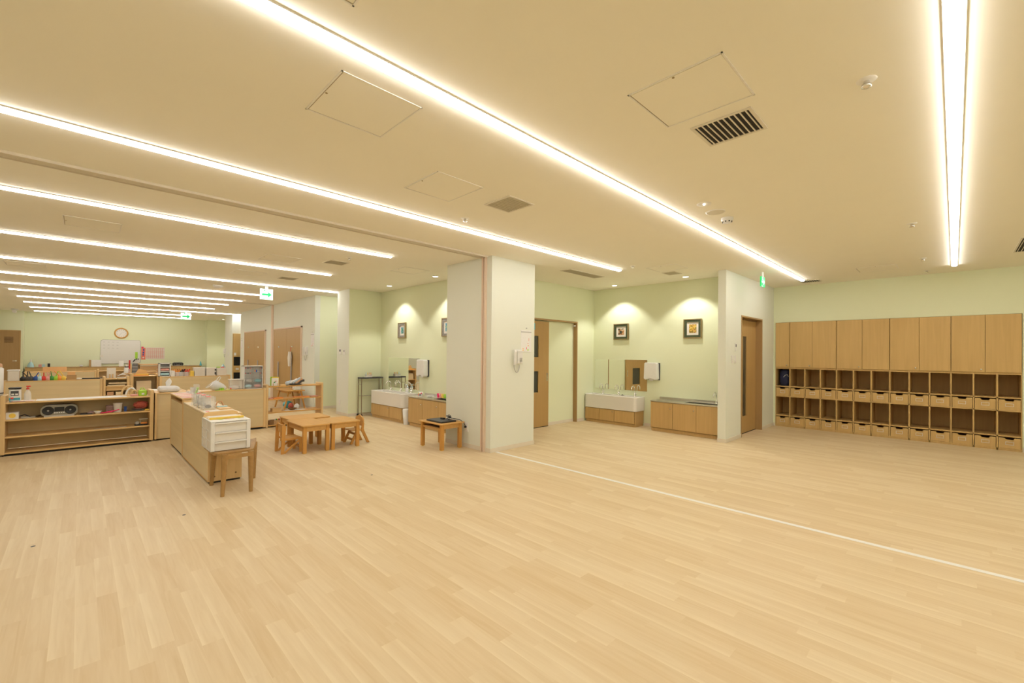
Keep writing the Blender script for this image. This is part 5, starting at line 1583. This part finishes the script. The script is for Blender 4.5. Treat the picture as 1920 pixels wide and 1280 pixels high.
part('front_post', MB().box(x1 - .018, y0, z0, x1, y0 + .034, z1 - .010), 'white_plastic', t, world=True, bevel=.005)
part('front_post', MB().box(x1 - .018, y1 - .034, z0, x1, y1, z1 - .010), 'white_plastic', t, world=True, bevel=.005)
for k in range(3):
    zz = z0 + .002 + (z1 - z0 - .012) * k / 3
    hh = (z1 - z0 - .012) / 3 - .004
    d = part('drawer', B(x1 - .018, y0 + .0345, zz, x1 - .012, y1 - .0345, zz + hh), 'cream_plastic', t, world=True)
    part('drawer_lip', B(x1 - .012, y0 + .0345, zz + hh - .014, x1 + .006, y1 - .0345, zz + hh), 'white_plastic', d, world=True, bevel=.002)
t = thing('yellow_tray', 'shallow wooden tray with a yellow front edge on the white drawer box', 'tray', (-5.2, 1.04, z1))
part('tray_base', B(-5.30, .90, z1, -5.06, 1.19, z1 + .006), 'pine_light', t, world=True)
part('tray_front', B(-5.06, .90, z1, -5.045, 1.19, z1 + .022), 'yellow', t, world=True, bevel=.004)
part('tray_back', MB().prism([(.89, z1), (1.2, z1), (1.19, z1 + .035), (1.15, z1 + .05), (.94, z1 + .05), (.9, z1 + .035)], -5.316, -5.30, 'x'), 'pine_edge', t, world=True)
part('tray_sheet', B(-5.29, .92, z1 + .006, -5.08, 1.17, z1 + .009), 'paper', t, world=True)
t = thing('note_strip', 'pink and green paper strip lying on the white drawer box', 'paper', (-5.0, 1.05, z1))
part('strip', B(-5.03, .98, z1, -5.0, 1.16, z1 + .001), 'paper', t, world=True)
part('green_mark', B(-5.03, .97, z1 + .001, -5.0, 1.0, z1 + .0016).box(-5.03, 1.13, z1 + .001, -5.0, 1.15, z1 + .0016), 'lime', t, world=True)
part('pink_mark', B(-5.02, 1.02, z1 + .001, -5.01, 1.1, z1 + .0016), 'pink', t, world=True)

# ------------------------------------------------------------------ laptop table
t = thing('side_table', 'low wooden table with a black laptop, against the pillar', 'table', (-5.23, 3.75, 0))
tx0, tx1, ty0, ty1, tz = -5.53, -4.965, 3.545, 3.965, .375
part('tabletop', B(tx0, ty0, tz - .018, tx1, ty1, tz), 'beech', t, world=True, bevel=.006)
for xx in (tx0 + .02, tx1 - .07):
    for yy in (ty0 + .03, ty1 - .08):
        lg = part('leg', B(xx, yy, .006, xx + .048, yy + .048, tz - .018), 'beech_leg', t, world=True, bevel=.004)
        part('foot_pad', B(xx + .006, yy + .006, 0, xx + .042, yy + .042, .006), 'yellow', lg, world=True)
part('apron', MB().box(tx1 - .06, ty0 + .078, tz - .08, tx1 - .035, ty1 - .08, tz - .018).box(tx0 + .03, ty0 + .078, tz - .08, tx0 + .05, ty1 - .08, tz - .018).box(tx0 + .068, ty0 + .04, tz - .09, tx1 - .07, ty0 + .055, tz - .075), 'beech', t, world=True)
part('storage_tray', B(tx0 + .068, ty0 + .06, tz - .07, tx1 - .07, ty1 - .08, tz - .062), 'dark_wood', t, world=True)
t = thing('laptop', 'closed black laptop on the low table by the pillar', 'laptop', (-5.23, 3.74, tz))
part('laptop_base', B(-5.40, 3.60, tz, -5.03, 3.86, tz + .012), 'black_plastic', t, world=True, bevel=.004)
part('laptop_lid', B(-5.40, 3.60, tz + .013, -5.03, 3.86, tz + .022), 'dark_grey', t, world=True, bevel=.003)
cp = []
for k in range(60):
    a = k * .55
    cp.append((-5.14 + .05 * cos(a) + .0006 * k, 3.80 + .035 * sin(a * .9), tz + .03 + .022 * (1 + sin(a * .37)) + .0003 * k))
cp += [(-5.0, 3.9, tz + .03), (-4.97, 3.955, tz - .02), (-4.955, 3.97, tz - .07), (-4.955, 3.985, .30)]
t = thing('power_adapter', 'tangled black power cord and adapter on the laptop, plugged into the wall', 'cable', (-5.14, 3.8, tz + .022))
part('cord', MB().tube(cp, .0045, 6), 'black_plastic', t, world=True)
part('adapter_brick', B(-5.27, 3.75, tz + .0225, -5.2, 3.79, tz + .045), 'black_plastic', t, world=True, bevel=.004)
part('plug', B(-4.97, 3.955, .285, -4.945, 3.984, .31), 'black_plastic', t, world=True, bevel=.003)

# ------------------------------------------------------------------ trolley beside the left trough
t = thing('metal_trolley', 'narrow wire trolley with a dark top shelf left of the left trough sink', 'trolley', (-8.87, 4.48, 0))
cx0, cx1, cy0, cy1 = -8.975, -8.80, 4.24, 4.74
for xx in (cx0 + .01, cx1 - .01):
    for yy in (cy0 + .01, cy1 - .01):
        part('post', MB().tube([(xx, yy, .05), (xx, yy, .81)], .008, 8), 'brown_metal', t, world=True)
        part('caster', MB().cyl((xx - .008, yy, .025), .025, .016, 'x', n=14), 'black_plastic', t, world=True)
part('top_shelf', B(cx0, cy0, .795, cx1, cy1, .825), 'dark_grey', t, world=True)
for z in (.43, .06):
    sh = MB()
    for k in range(6):
        xx = cx0 + .01 + k * (cx1 - cx0 - .02) / 5
        sh.tube([(xx, cy0 + .01, z), (xx, cy1 - .01, z)], .003, 6)
    for yy in (cy0 + .01, cy1 - .01): sh.tube([(cx0 + .01, yy, z), (cx1 - .01, yy, z)], .004, 6)
    part('wire_shelf', sh, 'chrome', t, world=True)
part('handle', MB().tube([(cx0 + .01, cy0 + .0, .68), (cx1 - .01, cy0 + .0, .68)], .008, 8), 'chrome', t, world=True)
t = thing('toothbrush_stand', 'white stand of small coloured toothbrushes on the trolley', 'toothbrush stand', (-8.87, 4.42, .825))
part('stand_base', B(-8.91, 4.36, .825, -8.83, 4.50, .84), 'white_plastic', t, world=True)
part('stand_shell', B(-8.91, 4.36, .84, -8.83, 4.50, .88), 'clear_plastic', t, world=True)
for k, m in enumerate(('light_blue', 'yellow', 'pink', 'orange')):
    part('toothbrush', MB().tube([(-8.87, 4.375 + k * .036, .84), (-8.87, 4.378 + k * .036, .925)], .006, 6), m, t, world=True)
t = thing('waste_bin', 'slim white waste bin between the left trough sink and its sink cabinet', 'bin', (-7.31, 4.42, 0))
part('bin_body', MB().lathe([(.055, 0), (.075, .26), (.06, .26), (.045, .01)], (-7.31, 4.43, 0), 22), 'white_plastic', t, world=True)
part('bin_lid', MB().lathe([(.077, .26), (.07, .29), (.03, .30)], (-7.31, 4.43, 0), 22), 'white_plastic', t, world=True)
t = thing('soap_bottle', 'white soap bottle with a blue band on the left trough sink', 'bottle', (-7.76, 4.70, .56))
part('bottle', MB().lathe([(.03, 0), (.03, .11), (.012, .125)], (-7.78, 4.72, .56), 16), 'white_plastic', t, world=True)
part('pump', MB().cyl((-7.78, 4.72, .685), .01, .03).bar((-7.78, 4.72, .715), (-7.78, 4.68, .715), .012), 'light_blue', t, world=True)
part('band', MB().lathe([(.0305, .1), (.0305, .11)], (-7.78, 4.72, .56), 16), 'teal', t, world=True)
WT = .58 - .035
t = thing('mug', 'white mug with colourful dots on the left sink cabinet', 'mug', (-7.02, 4.55, WT))
part('mug_body', MB().lathe([(.04, 0), (.042, .085), (.038, .085), (.036, .006)], (-7.02, 4.55, WT), 20), 'white_plastic', t, world=True)
for k, m in enumerate(('red', 'yellow', 'black_plastic', 'hot_pink')):
    a = -1.9 + k * .5
    part('dot', MB().ell((-7.02 + .041 * cos(a), 4.55 + .041 * sin(a), WT + .03 + .03 * (k % 2)), .012, .012, .016), m, t, world=True)
part('mug_handle', MB().tube([(-6.98, 4.55, WT + .07), (-6.95, 4.55, WT + .06), (-6.95, 4.55, WT + .03), (-6.98, 4.55, WT + .02)], .005), 'white_plastic', t, world=True)
for k, (m, nm) in enumerate((('hot_pink', 'pink'), ('pink', 'salmon'), ('yellow', 'yellow'), ('lime', 'lime green'), ('light_blue', 'light blue'))):
    xx = -6.66 + k * .07
    solo('plastic_cup', MB().lathe([(.026, 0), (.034, .07), (.031, .07), (.023, .004)], (xx, 4.70, WT), 16), m, nm + ' plastic cup beside the basin of the left sink cabinet', 'cup', 'plastic cups on the left sink cabinet')
solo('dish', MB().lathe([(.03, 0), (.06, .015), (.056, .015), (.028, .004)], (-6.83, 4.62, WT), 20), 'white_plastic', 'small white dish between the mug and the cups', 'dish')
# marks on the floor
for (px_, py_, lab) in ((62, 1024, 'small dark scuff on the floor at the lower left'), (345, 965, 'small dark scuff on the floor in front of the stool'), (697, 890, 'small dark scuff on the floor in front of the low tables')):
    c = at(px_, py_, z=0)
    solo('floor_plate', MB().cyl((c.x, c.y, 0), .012, .0012, n=14), 'dark_grey', lab.replace('scuff on', 'metal cap set in'), 'floor cap', 'floor caps')
